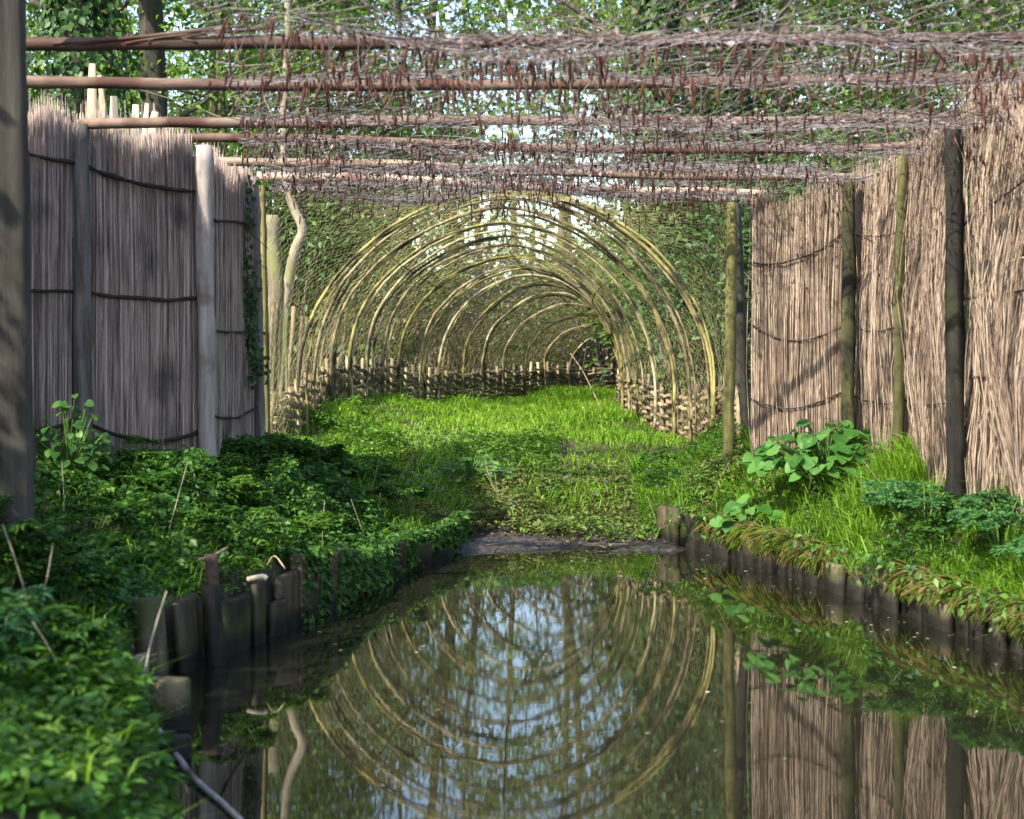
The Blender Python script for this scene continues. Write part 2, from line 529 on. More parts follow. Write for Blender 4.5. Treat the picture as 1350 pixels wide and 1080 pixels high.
# ------------------------------------------------------------------ the ground, mud shore and pond
LE = np.array([(-2.3, -20), (-1.4, 0), (-0.72, 4.4), (-0.86, 5.3), (-1.38, 6.1), (-1.60, 7.0), (-1.56, 7.5), (-1.36, 8.2), (-1.12, 9.0), (-0.98, 9.7), (-0.75, 10.8), (-0.48, 11.8), (-0.40, 12.5)])
RE = np.array([(3.4, -20), (3.0, 2), (2.72, 5.5), (2.43, 8.1), (2.16, 9.2), (1.84, 10.5), (1.47, 11.85), (1.12, 12.55)])


def xl(y):
    return np.interp(y, LE[:, 1], LE[:, 0])


def xr(y):
    return np.interp(y, RE[:, 1], RE[:, 0])


def sstep(a, b, t):
    t = np.clip((t - a) / (b - a), 0, 1)
    return t * t * (3 - 2 * t)


def gz(x, y):
    """height of the ground above the water"""
    x = np.asarray(x, dtype=np.float64)
    y = np.asarray(y, dtype=np.float64)
    dl = xl(y) - x          # into the left bank
    dr = x - xr(y)          # into the right bank
    soft = 0.05 + 0.30 * (1 - sstep(5.4, 6.0, y))      # the foreground bank slopes into the water
    tl = np.clip((dl + 0.05) / (soft + 0.05), 0, 1)
    low = 0.18 * sstep(9.0, 10.2, y)                    # farther on the bank starts lower and rises more
    left = -0.6 + (0.90 - low) * tl * tl * (3 - 2 * tl) + (0.30 + low) * sstep(0.05, 1.4, dl)
    right = -0.6 + 0.78 * sstep(-0.05, 0.05, dr) + 0.50 * sstep(0.02, 0.8, dr)
    side = np.maximum(left, right)
    end = np.interp(y, [11.6, 12.2, 12.6, 13.0, 13.5, 14.2, 15.5, 17.0, 20.0], [-0.6, 0.0, 0.03, 0.11, 0.22, 0.35, 0.53, 0.68, 0.73])
    end = end + 0.24 * sstep(0.5, 1.7, -x) * sstep(12.7, 14.0, y) * (1 - sstep(17, 20, y))
    z = np.maximum(side, end)
    bank = sstep(0.05, 0.2, z)
    z = z + bank * (noise2(x, y, 1.3, 1) - 0.5) * 0.10 + bank * (noise2(x, y, 4.0, 2) - 0.5) * 0.04
    far = np.hypot(x, y - 10)
    z = z + sstep(20, 60, far) * 0.8 * noise2(x, y, 0.06, 3)
    return z


def warp(lo, hi, dlo, dhi, step, grow=1.12):
    c = list(np.arange(dlo, dhi + 1e-6, step))
    s, a = step, dhi
    while a < hi:
        s *= grow
        a += s
        c.append(a)
    s, a, low = step, dlo, []
    while a > lo:
        s *= grow
        a -= s
        low.append(a)
    return np.array(low[::-1] + c)


gx = warp(-320, 320, -3.4, 3.4, 0.075)
gy = warp(-320, 420, 3.5, 17.0, 0.075)
X, Y = np.meshgrid(gx, gy)
Z = gz(X, Y)
nx, ny = len(gx), len(gy)
i = np.arange(ny - 1)[:, None] * nx
j = np.arange(nx - 1)[None, :]
Q = np.stack([i + j, i + j + 1, i + nx + j + 1, i + nx + j], axis=-1).reshape(-1, 4)
a = Acc().add(np.stack([X, Y, Z], axis=-1), None, Q, 0.5)
tag(build(a, 'ground', M['ground']), kind='structure')

# mud shore: a low sheet over the pond's end
mx_ = np.linspace(-0.75, 1.35, 85)
my_ = np.linspace(11.75, 12.85, 50)
X, Y = np.meshgrid(mx_, my_)
edge = np.minimum(np.minimum((X + 0.75) / 0.2, (1.35 - X) / 0.2), 1)
Z = 0.050 * sstep(11.75, 12.3, Y + 0.9 * (noise2(X, Y, 2.8, 5) - 0.55)) - 0.03 + 0.05 * (noise2(X, Y, 2.6, 8) - 0.5) + 0.026 * noise2(X, Y, 9, 6) + 0.014 * noise2(X, Y, 25, 7) + 0.05 * sstep(12.55, 12.85, Y) - 0.06 * (1 - edge) - 0.09 * (1 - sstep(11.75, 12.05, Y))
i = np.arange(49)[:, None] * 85
j = np.arange(84)[None, :]
Q = np.stack([i + j, i + j + 1, i + 85 + j + 1, i + 85 + j], axis=-1).reshape(-1, 4)
tag(build(Acc().add(np.stack([X, Y, Z], axis=-1), None, Q, 0.5), 'mud_shore', M['mud']), kind='structure')

n = 420                                                # leaf litter washed up on the mud
x = -0.55 + 1.75 * rng.random(n)
y = 12.1 + 0.65 * rng.random(n) ** 0.7
a = Acc()
leaves(a, np.stack([x, y, 0.028 + 0.03 * rng.random(n)], axis=1), unit(n) * 0.35 + np.array([0, 0, 1.0]), unit(n) * np.array([1, 1, 0.1]), 0.02 + 0.03 * rng.random(n), 0.015 + 0.015 * rng.random(n), 0.1)
for k in range(40):
    p = np.array([-0.5 + 1.6 * rng.random(), 12.05 + 0.7 * rng.random(), 0.035])
    th = rng.random() * 6.28
    q = p + np.array([math.cos(th), math.sin(th), rng.normal(0, 0.1)]) * (0.06 + 0.15 * rng.random())
    strands(a, [p], [q], 0.003, np.array([rng.random()]))
tag(build(a, 'shore_litter', M['litter']), 'brown leaves and twigs washed up on the mud', 'litter', kind='stuff')

wx = np.linspace(-4.5, 5.0, 20)
wy = np.linspace(-19.5, 12.75, 60)
X, Y = np.meshgrid(wx, wy)
i = np.arange(59)[:, None] * 20
j = np.arange(19)[None, :]
Q = np.stack([i + j, i + j + 1, i + 20 + j + 1, i + 20 + j], axis=-1).reshape(-1, 4)
tag(build(Acc().add(np.stack([X, Y, 0 * X], axis=-1), None, Q, 0.5), 'pond_water', M['water']), kind='structure')


# ------------------------------------------------------------------ posts and overhead poles
def post(name, label, bx, by, top, r0, r1, mat, lean=(0, 0), sides=16, group=None, cat='post', square=False):
    z0 = float(gz(bx, by))
    n = 26
    t = np.linspace(0, 1, n)
    pts = np.stack([bx + lean[0] * t, by + lean[1] * t, z0 - 0.25 + (top - z0 + 0.25) * t], axis=1) + wob(n, 0.006, 9)
    rad = np.linspace(r0, r1, n) * (1 + rng.normal(0, 0.03, n))
    th = np.arange(sides) * 2 * math.pi / sides
    pf = 1 + 0.05 * rng.normal(0, 1, sides)[None, :] + 0.03 * rng.normal(0, 1, (n, sides))
    if square:
        pf = pf * np.minimum(1.0 / np.maximum(np.abs(np.cos(th + 0.3)), np.abs(np.sin(th + 0.3))), 1.22)[None, :] * 0.93
    for k in range(3):                                # knots
        pf[rng.integers(3, n - 3), rng.integers(0, sides)] += 0.18
    pf[-1] *= 0.9
    a = Acc()
    tube(a, pts, rad, sides, prof=pf)
    o = build(a, name, mat, origin=(bx, by, z0))
    return tag(o, label, cat, group)


TOP = 2.76
post('fence_post', 'thick dark weathered post at the pond edge, taller than the poles', -2.05, 7.0, 3.35, 0.088, 0.082, M['post_dark'], lean=(-0.03, 0), square=True)
post('fence_post', 'grey post between two grey reed screens, carrying the third pole', -2.50, 9.93, 2.74, 0.058, 0.048, M['post_grey'], lean=(-0.02, 0))
post('fence_post', 'pale barkless post at the near edge of the narrow grey reed screen', -1.93, 10.82, 2.72, 0.056, 0.052, M['post_pale'], lean=(-0.03, 0))
post('fence_post', 'slim pale post beside the ivy at the end of the grey screens', -1.93, 13.1, 2.74, 0.045, 0.04, M['post_pale'], lean=(-0.045, 0))
post('fence_post', 'thin green stained post right behind a slim pale post', -1.90, 13.3, 2.70, 0.03, 0.027, M['post_green'], lean=(-0.04, 0))
post('fence_post', 'slim green algae covered post standing clear of the reed screens', 1.60, 12.65, 2.50, 0.046, 0.04, M['post_green'], lean=(0.02, 0))
post('fence_post', 'dark leaning post beside the wattle and the green post', 1.80, 13.0, 2.52, 0.05, 0.042, M['post_dark'], lean=(-0.10, 0))
post('fence_post', 'green and black post behind the broad leaved plant', 2.28, 11.6, 2.58, 0.05, 0.045, M['post_mossy'], lean=(0.0, 0))
post('fence_post', 'thin moss stained stake between two sunlit reed screens', 2.46, 10.85, 2.68, 0.034, 0.03, M['post_green'], lean=(0.02, 0))
post('fence_post', 'stout black post beside the shaggiest reed screen', 2.50, 9.62, 2.72, 0.055, 0.05, M['post_black'], lean=(-0.0, 0))

# overhead poles: photograph rows at left / middle / right, distance, ends, radius
POLES = [
    (7.35, [(-40, 58), (300, 56), (620, 57), (900, 54), (1480, 50)], 0.028, 'pole', 'brown pole with torn bark over the water, resting behind the thick dark post'),
    (8.60, [(-10, 107), (300, 112), (620, 112), (900, 108), (1440, 98)], 0.029, 'pole', 'smooth brown pole, second from the thick dark post'),
    (10.0, [(102, 163), (400, 162), (700, 160), (1000, 160), (1300, 156)], 0.030, 'pole', 'reddish pole spanning from grey post to stout black post'),
    (10.9, [(196, 182), (400, 184), (700, 194), (1000, 198), (1235, 190)], 0.028, 'pole', 'bowed brown pole resting on the pale barkless post'),
    (12.2, [(278, 213), (500, 217), (700, 226), (900, 233), (1140, 232)], 0.030, 'pole_pale', 'pole with a pale bare end reaching towards the broad leaved plant'),
    (13.3, [(338, 231), (500, 236), (700, 246), (900, 252), (1010, 254)], 0.034, 'pole_pale', 'pale pole nearest the hooped tunnel, bunched net lying over it'),
]
for d, row, r, mt, lab in POLES:
    pts = spline([P(x, y, d) for x, y in row], 40) + wob(40, 0.004, 3)
    a = Acc()
    tube(a, pts, r * np.linspace(1.1, 0.85, 40) * (1 + rng.normal(0, 0.02, 40)), 10)
    o = build(a, 'overhead_pole', M[mt], origin=pts[0])
    tag(o, lab, 'pole', 'poles carrying the overhead net')
    if d < 8:
        a = Acc()
        for k in range(5):
            s = 8 + k * 0.6
            p0 = pts[int(s)] + np.array([0, -0.03, 0.02])
            q = spline([p0 + np.array([-0.55 + 0.1 * k, 0, -0.025]), p0 + np.array([-0.2, -0.004, 0]), p0 + np.array([0.12 + 0.02 * k, -0.01, 0.03 + 0.01 * (k % 3)])], 8)
            tube(a, q, 0.007, 4)
        build(a, 'bark_strip', M['pole'], o)


# ------------------------------------------------------------------ reed screens
def screen(label, p0, p1, z0, z1, mat, n, messy=0.0, wires=(), wire_r=0.006, tip=0.10, bow=0.0, slant=(0, 0), group='reed screens along the pond'):
    """p0, p1: (x, y) ends; z0/z1: bottom heights and top heights at the two ends"""
    p0, p1 = np.array(p0, float), np.array(p1, float)
    L = np.linalg.norm(p1 - p0)
    dirv = (p1 - p0) / L
    nrm = np.array([dirv[1], -dirv[0]])
    if nrm @ (-(p0 + p1) / 2) < 0:
        nrm = -nrm                                   # faces the water / the camera side
    root = thing('reed_screen', label, 'reed screen', (float(p0[0]), float(p0[1]), float(z0[0])), group)
    a = Acc()
    m = 6
    for k in range(int(n * 3.2)):
        f = rng.random()
        layer = rng.random()
        depth = -0.05 + 0.10 * layer
        f2 = f + rng.normal(0, 0.012 + 0.03 * messy) * (1 if rng.random() < 0.8 else 2.0) + (slant[1]) * 0.3
        zb = z0[0] + (z0[1] - z0[0]) * f - 0.1
        zt = z1[0] + (z1[1] - z1[0]) * f + tip * rng.normal(0, 0.55) + 0.05 * math.sin(f * 9 + 1)
        if messy and rng.random() < 0.25 * messy:
            zt -= rng.random() * 0.9
        t = np.linspace(0, 1, m)
        ff = np.clip(f + (f2 - f) * t + rng.normal(0, 0.001 + 0.003 * messy, m), -0.015, 1.015)
        out = depth + bow * np.sin(np.pi * ff) * np.sin(np.pi * t) + rng.normal(0, 0.003 + 0.009 * messy, m) + messy * 0.05 * layer * np.sin(t * 7 + f * 11)
        if messy and rng.random() < 0.10 * messy:
            out = out + np.sin(np.pi * t) * rng.random() * 0.12
        xy = p0[None, :] + dirv[None, :] * (ff * L)[:, None] + nrm[None, :] * out[:, None]
        pts = np.concatenate([xy, (zb + (zt - zb) * t)[:, None]], axis=1)
        r = 0.0024 * (0.7 + 0.8 * rng.random())
        tube(a, pts, r * np.array([1, 1, 1, 0.95, 0.85, 0.45]), 3, caps=False)
    o = build(a, 'reed_bundle', mat, root)
    tag(o, kind='stuff')
    # solid slab added inside the reeds so no light leaks through
    a = Acc()
    c = []
    for ff, zz in ((0.01, 0), (0.99, 0), (0.99, 1), (0.01, 1)):
        for dd in (-0.02, 0.012):
            q = p0 + dirv * ff * L + nrm * dd
            zb = z0[0] + (z0[1] - z0[0]) * ff - 0.1
            zt = z1[0] + (z1[1] - z1[0]) * ff - 0.09
            c.append((q[0], q[1], zb if zz == 0 else zt))
    a.add(c, None, [(0, 2, 4, 6), (1, 7, 5, 3), (0, 1, 3, 2), (2, 3, 5, 4), (4, 5, 7, 6), (6, 7, 1, 0)])
    build(a, 'light_block_slab', mat, root, smooth=False)
    for (za, zb, sag) in wires:
        t = np.linspace(-0.01, 1.01, 16)
        xy = p0[None, :] + dirv[None, :] * (t * L)[:, None] + nrm[None, :] * (0.058 + 0.03 * messy + bow * np.sin(np.pi * np.clip(t, 0, 1)) * 0.8)[:, None]
        z = za + (zb - za) * t - sag * 4 * t * (1 - t)
        a = Acc()
        pts = np.concatenate([xy, z[:, None]], axis=1) + wob(16, 0.004, 1)
        tube(a, pts, wire_r * (1 + 0.2 * rng.normal(0, 1, 16)).clip(0.6, 1.4), 6)
        build(a, 'binding_rod', M['wire'], root)
    if messy:
        for k in range(int(5 * messy)):
            f = rng.random()
            q = p0 + dirv * f * L + nrm * 0.07
            zz = z0[0] + (z1[0] - z0[0]) * (0.15 + 0.8 * rng.random())
            s = np.array([q[0], q[1], zz])
            e = s + np.array([dirv[0], dirv[1], 0]) * rng.normal(0, 0.2) + np.array([nrm[0], nrm[1], 0]) * 0.1 * rng.random() + np.array([0, 0, -0.35 + 0.6 * rng.random()])
            a = Acc()
            tube(a, spline([s, (s + e) / 2 + rng.normal(0, 0.02, 3), e], 6), 0.005, 4)
            build(a, 'loose_reed', M['reed'], root)
    return root


def zpx(y, d):
    return CAMH - (y - 450) / FPX * d


screen('grey reed screen between the thick dark post and a grey post', (-2.95, 8.9), (-2.56, 10.02), (0.45, 0.5), (2.72, 2.72), M['reed_grey'], 620,
       wires=[(zpx(205, 9.4), zpx(216, 10), 0), (zpx(384, 9.4), zpx(385, 10), 0.0), (zpx(565, 9.4), zpx(556, 10), 0.02)], wire_r=0.011)
screen('wide grey reed screen with four dark binding rods', (-2.54, 10.05), (-2.02, 10.93), (0.5, 0.55), (2.70, 2.66), M['reed_grey'], 780,
       wires=[(zpx(222, 10.12), zpx(251, 10.95), 0.05), (zpx(385, 10.12), zpx(392, 10.95), 0.03), (zpx(557, 10.12), zpx(565, 10.95), 0.09)], wire_r=0.012, tip=0.14, bow=0.03)
screen('narrow grey reed screen with ivy hanging down its edge', (-1.99, 11.05), (-2.02, 13.1), (0.55, 0.62), (2.62, 2.70), M['reed_grey'], 1000,
       wires=[(zpx(290, 11.05), zpx(296, 13.1), 0), (zpx(437, 11.05), zpx(436, 13.1), 0.01), (zpx(548, 11.05), zpx(535, 13.1), 0.05)], wire_r=0.009)
screen('smooth sunlit reed screen behind the broad leaved plant', (1.775, 12.45), (2.335, 11.95), (0.55, 0.6), (2.44, 2.50), M['reed'], 760,
       wires=[(zpx(343, 12.45), zpx(312, 11.95), 0.09), (zpx(425, 12.45), zpx(430, 11.95), 0.12), (zpx(525, 12.45), zpx(518, 11.95), 0.09)], wire_r=0.006, messy=0.25, bow=0.03)
screen('slim sunlit reed screen between green post and thin stake', (2.41, 11.8), (2.56, 11.15), (0.55, 0.55), (2.56, 2.62), M['reed'], 640,
       wires=[(zpx(308, 11.8), zpx(308, 11.15), 0.02), (zpx(425, 11.8), zpx(430, 11.15), 0.05), (zpx(520, 11.8), zpx(530, 11.15), 0.03)], wire_r=0.005, messy=0.5)
screen('sunlit reed screen with slanting stalks beside the stout black post', (2.60, 11.0), (2.62, 10.0), (0.5, 0.5), (2.64, 2.70), M['reed'], 800,
       wires=[(zpx(525, 11.05), zpx(530, 10.05), 0.03)], wire_r=0.005, messy=0.9)
screen('shaggy untidy reed screen with loose stalks hanging off it', (2.67, 9.72), (2.86, 8.3), (0.45, 0.4), (2.82, 2.84), M['reed'], 1300,
       wires=[(zpx(300, 9.85), zpx(180, 8.3), 0.0), (zpx(395, 9.85), zpx(360, 8.3), 0.02), (zpx(497, 9.85), zpx(500, 8.3), 0.0)], wire_r=0.006, messy=1.3, tip=0.16)

# pale split stakes stacked behind the wide grey screen
for (x, ytop, w, dd, lean, lab) in [(121, 84, 0.045, 10.9, 0.02, 'tallest pale split stake poking above the grey screens'),
                                    (133, 98, 0.03, 11.0, -0.10, 'thin leaning split stake against the tallest stake'),
                                    (151, 126, 0.045, 11.1, 0.0, 'brown topped split stake behind the wide grey screen'),
                                    (180, 140, 0.045, 11.2, 0.01, 'blunt pale split stake behind the wide grey screen'),
                                    (194, 138, 0.03, 11.3, 0.04, 'slim pale split stake behind the wide grey screen'),
                                    (206, 147, 0.05, 11.4, 0.2, 'slanting broken stake behind the wide grey screen')]:
    tp = P(x, ytop, dd)
    a = Acc()
    base = np.array([tp[0] - lean * 3, dd + 0.05, float(gz(tp[0], dd)) - 0.1])
    pts = np.linspace(base, tp, 8) + wob(8, 0.006, 1)
    tube(a, pts, w * np.array([1, 1, 1, 1, 1, 1, 0.95, 0.5]), 5, squash=0.6)
    tag(build(a, 'split_stake', M['split_wood'], origin=base), lab, 'stake', 'split stakes behind the screen')

# ------------------------------------------------------------------ the hooped tunnel
HOOPS = [(14.90, 398, 945, 248), (15.45, 416, 915, 258), (16.00, 436, 893, 275), (16.55, 460, 868, 292), (17.10, 485, 846, 309),
         (17.65, 505, 831, 323), (18.20, 526, 823, 337), (18.75, 553, 818, 350), (19.30, 580, 818, 361), (19.85, 610, 821, 373),
         (20.40, 637, 827, 386), (20.95, 663, 836, 399), (21.50, 690, 847, 412), (22.05, 717, 858, 426), (22.60, 751, 872, 438)]
HURD = 0.40


def hoop_curve(d, pl, pr, ya, n=49):
    XL, XR, ZA = (pl - 675) / FPX * d, (pr - 675) / FPX * d, zpx(ya, d)
    zl, zr = float(gz(XL, d)), float(gz(XR, d))
    t = np.linspace(0, math.pi, n - 8)
    cx, hw = (XL + XR) / 2, (XR - XL) / 2
    c = np.cos(t)
    x = cx - hw * np.sign(c) * np.abs(c) ** 1.15
    zb = (zl + (zr - zl) * (x - XL) / (XR - XL)) + HURD
    z = zb + (ZA - zb) * np.sin(t) ** 0.95
    s = np.linspace(0, 1, 5)[:-1]
    L = np.stack([np.full(4, XL), np.full(4, d), zl - 0.1 + s * (HURD + 0.1)], axis=1)
    R = np.stack([np.full(4, XR), np.full(4, d), zr - 0.1 + (1 - s) * (HURD + 0.1)], axis=1)[:, :]
    return np.concatenate([L, np.stack([x, np.full(len(x), d), z], axis=1), R])


curves = [hoop_curve(*h) for h in HOOPS]
tun = thing('hooped_tunnel', 'long tunnel of bent rod hoops covered with fine netting', 'tunnel', (0, 14.9, 0.75))
for k, (h, c) in enumerate(zip(HOOPS, curves)):
    size = 0.75 + 0.25 * (1 - k / 15)
    n = len(c)
    prev = None
    for q in range(3 if k in (0, 2, 4, 7) else 2):
        w = wob(n, 0.013 if q else 0.012, 7)
        off = np.array([0, (q - 1) * 0.035, 0])[None, :] + w
        sc = 1.0 - 0.018 * q
        pts = c.copy()
        mid = pts[:, 0].mean()
        pts[:, 0] = mid + (pts[:, 0] - mid) * sc
        pts[:, 2] = pts[:, 2] - 0.02 * q
        pts = pts + off
        full = np.linspace(0, 1, n)
        rad = 0.0195 * size * (1.0 - 0.55 * (full if q % 2 == 0 else full[::-1])) * (1 + rng.normal(0, 0.05, n))
        if q == 2:                                    # a shorter splice on one side
            cut = int(n * (0.45 + 0.25 * rng.random()))
            pts, rad = (pts[:cut], rad[:cut]) if rng.random() < 0.5 else (pts[n - cut:], rad[n - cut:])
        a = Acc()
        tube(a, pts, rad, 6)
        if q == 0:
            prev = build(a, 'hoop', M['rod'] if k % 3 else M['rod_moss'], tun)
        else:
            build(a, 'rod', M['rod_moss'] if (k + q) % 2 else M['rod'], prev)
# long rods along the tunnel's flanks
for idx in (14, 24, 35):
    pts = np.array([c[idx] for c in curves]) + wob(len(curves), 0.01, 1)
    a = Acc()
    tube(a, pts, 0.007, 5)
    build(a, 'ridge_rod', M['rod_moss'], tun)


def net_between(acc, C, nv_per, rad, jitter=0.006, close=True):
    """diamond netting over a list of curves with equal point counts"""
    C = np.array(C)
    m, n = C.shape[0], C.shape[1]
    t = np.linspace(0, m - 1, nv_per * (m - 1) + 1)
    i = np.minimum(t.astype(int), m - 2)
    f = (t - i)[:, None, None]
    G = C[i] * (1 - f) + C[i + 1] * f
    G = G + rng.normal(0, jitter, G.shape)
    nv = G.shape[0]
    vi, ui = np.meshgrid(np.arange(nv - 1), np.arange(n), indexing='ij')
    mask = (vi + ui) % 2 == 0
    for s in (1, -1):
        ok = mask & (ui + s >= 0) & (ui + s < n)
        A = G[vi[ok], ui[ok]]
        B = G[vi[ok] + 1, ui[ok] + s]
        strands(acc, A, B, rad, rng.random(len(A)))
        ok2 = (~mask) & (ui - s >= 0) & (ui - s < n) & (vi + 1 < nv)
    return G


def resample(c, n):
    c = np.asarray(c)
    seg = np.linalg.norm(np.diff(c, axis=0), axis=1)
    s = np.concatenate([[0], np.cumsum(seg)])
    t = np.linspace(0, s[-1], n)
    return np.stack([np.interp(t, s, c[:, k]) for k in range(3)], axis=1)


NU = 230
a = Acc()
fine = [resample(c, NU) * 1.0 for c in curves]
for c in fine:
    m = c[:, 0].mean()
    c[:, 0] = m + (c[:, 0] - m) * 1.012
    c[:, 2] += 0.015
net_between(a, fine, 18, 0.0014)
o = build(a, 'netting', M['net'], tun)
tag(o, kind='stuff')

# netting that joins the last pole and its posts to the first hoop
fl = np.array([(-1.98, 13.5, 0.75), (-2.0, 13.5, 2.66), (-1.0, 13.42, 2.66), (0.4, 13.4, 2.62), (1.5, 13.3, 2.56), (1.66, 13.1, 2.5), (1.74, 13.0, 0.65)])
front = resample(fl, NU)
mid_ = 0.5 * (front + fine[0])
mid_[:, 2] -= 0.05 * np.sin(np.linspace(0, np.pi, NU))
a = Acc()
net_between(a, [front, mid_, fine[0]], 26, 0.0010, jitter=0.005)
o = build(a, 'netting', M['net'], tun)
tag(o, kind='stuff')


# ------------------------------------------------------------------ wattle hurdles
def wattle(label, path, zoff0, height, rows, spacing, mat, amp=0.030, rr=0.016, stake_up=0.09, group='wattle hurdles'):
    path = np.asarray(path, float)
    p3 = np.concatenate([path, np.zeros((len(path), 1))], axis=1)
    dense = spline(p3, 200)
    seg = np.linalg.norm(np.diff(dense, axis=0), axis=1)
    s = np.concatenate([[0], np.cumsum(seg)])
    Ltot = s[-1]
    ns = max(2, int(round(Ltot / spacing)))
    root = thing('wattle_hurdle', label, 'hurdle', (float(path[0, 0]), float(path[0, 1]), float(gz(*path[0]))), group)
    at = lambda t: np.stack([np.interp(t, s, dense[:, 0]), np.interp(t, s, dense[:, 1])], axis=-1)
    for k in range(ns + 1):
        t = min(Ltot, k * Ltot / ns)
        q = at(np.array([t]))[0]
        z0 = float(gz(q[0], q[1]))
        a = Acc()
        h = height + stake_up * (0.3 + rng.random())
        pts = np.array([[q[0], q[1], z0 - 0.15], [q[0], q[1], z0 + h * 0.5], [q[0] + rng.normal(0, 0.01), q[1], z0 + h]])
        tube(a, pts, [0.021, 0.021, 0.017], 6)
        build(a, 'stake', M['rod'] if rng.random() < 0.5 else mat, root)
    npts = ns * 6 + 1
    for row in range(rows):
        # each row is laid in lengths that overlap
        cuts = [0.0, 0.35 + 0.3 * rng.random(), 1.0]
        for c0, c1 in zip(cuts[:-1], cuts[1:]):
            t = np.linspace(max(0, c0 * Ltot - 0.12), min(Ltot, c1 * Ltot + 0.12), max(8, int(npts * (c1 - c0))))
            q = at(t)
            e = at(np.minimum(t + 0.02, Ltot)) - at(np.maximum(t - 0.02, 0))
            e /= np.linalg.norm(e, axis=1, keepdims=True) + 1e-9
            nn = np.stack([e[:, 1], -e[:, 0]], axis=1)
            wv = np.sin(math.pi * t / (Ltot / ns) + math.pi / 2 + row * math.pi) * amp
            q = q + nn * wv[:, None]
            zb = gz(q[:, 0], q[:, 1]) + zoff0
            z = zb + (row + 0.5) * height / rows + rng.normal(0, 0.006, len(t)) + 0.008 * np.sin(t * 3 + row)
            a = Acc()
            tube(a, np.concatenate([q, z[:, None]], axis=1), rr * (0.8 + 0.4 * rng.random()), 5)
            build(a, 'woven_rod', mat, root)
    return root


LB = [(c[0][0] - 0.04, h[0]) for h, c in zip(HOOPS, curves)]
RB = [(c[-1][0] + 0.04, h[0]) for h, c in zip(HOOPS, curves)]
wattle('tangled wattle hurdle at the tunnel mouth, next to the slim pale post', [(-2.02, 14.3), (-1.93, 14.6), LB[0], LB[1], LB[2]], 0.0, 0.40, 9, 0.20, M['weave'])
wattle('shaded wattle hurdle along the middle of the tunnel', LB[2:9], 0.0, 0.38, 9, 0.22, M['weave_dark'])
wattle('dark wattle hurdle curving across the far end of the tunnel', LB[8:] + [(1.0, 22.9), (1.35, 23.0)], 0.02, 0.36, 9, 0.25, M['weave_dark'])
wattle('sunlit thick rod wattle hurdle behind the slim green post', [(1.73, 13.0), (1.80, 13.8), RB[0], (1.62, 15.9), (1.45, 16.4)], 0.0, 0.42, 8, 0.21, M['weave'], rr=0.021, amp=0.036)
wattle('short wattle hurdle where the tunnel narrows, below crowded hoop feet', [(1.44, 16.42), (1.32, 17.1), (1.22, 18.2), (1.20, 19.0), (1.32, 20.0)], 0.0, 0.42, 8, 0.22, M['weave'], rr=0.019)

# forked stick leaning inside the tunnel
a = Acc()
D = 18.0
tube(a, spline([P(801, 556, 17.6), P(785, 523, 17.8), P(768, 489, D), P(752, 466, 18.2)], 14), np.linspace(0.008, 0.005, 14), 6)
tube(a, spline([P(768, 489, D), P(771, 470, D), P(774, 453, D)], 6), np.linspace(0.007, 0.005, 6), 6)
tag(build(a, 'forked_stick', M['weave'], origin=P(801, 556, 17.6)), 'pale forked stick leaning in the grass inside the tunnel', 'stick')

# ------------------------------------------------------------------ overhead net, litter, catkins
pd = np.array([4.6, 5.9] + [p[0] for p in POLES])
ph = np.array([2.78, 2.78] + [P(0, np.mean([q[1] for q in p[1]]), p[0])[2] + 0.03 for p in POLES])


def roof_z(x, y):
    """height of the net: resting on the poles, sagging between them"""
    z = np.interp(y, pd, ph)
    k = np.clip(np.searchsorted(pd, y) - 1, 0, len(pd) - 2)
    f = (y - pd[k]) / (pd[k + 1] - pd[k])
    sag = 4 * f * (1 - f) * np.clip(0.02 + 0.20 * noise2(x * 1.0, y, 0.9, 21), 0, 1)
    end = sstep(12.9, 13.5, y)
    tilt = -0.025 * sstep(-0.5, 2.0, x) * sstep(9.5, 12.5, y)
    return z - sag - 0.16 * end * noise2(x, y, 1.4, 22) + tilt + 0.035 * (noise2(x, y, 3.2, 23) - 0.5)


def net_left(y):
    return np.interp(y, [5, 7.35, 8.6, 10, 10.9, 12.2, 13.4], [-1.1, -1.28, -1.40, -1.58, -1.72, -1.78, -1.85])


def net_right(y):
    return np.interp(y, [5, 8.3, 10, 11.2, 12, 13.4], [3.0, 2.9, 2.68, 2.6, 2.36, 1.65])


NXr, NYr = 84, 150
yy = np.linspace(5.2, 13.5, NYr)
G = np.zeros((NYr, NXr, 3))
u = np.linspace(0, 1, NXr)
for k, y in enumerate(yy):
    x = net_left(y) + (net_right(y) - net_left(y)) * u + 0.06 * (noise2(u * 9, np.full(NXr, y), 1, 24) - 0.5)
    G[k, :, 0] = x
    G[k, :, 1] = y
G[:, :, 2] = roof_z(G[:, :, 0], G[:, :, 1])
G += rng.normal(0, 0.007, G.shape)
a = Acc()
vi, ui = np.meshgrid(np.arange(NYr - 1), np.arange(NXr), indexing='ij')
mask = (vi + ui) % 2 == 0
for s in (1, -1):
    ok = mask & (ui + s >= 0) & (ui + s < NXr)
    A, B = G[vi[ok], ui[ok]], G[vi[ok] + 1, ui[ok] + s]
    strands(a, A, B, 0.0011, rng.random(len(A)))
roofnet = thing('overhead_net', 'grey litter strewn net stretched over the poles above the pond', 'net', (0, 9, 2.7))
tag(build(a, 'netting', M['net_grey'], roofnet), kind='stuff')
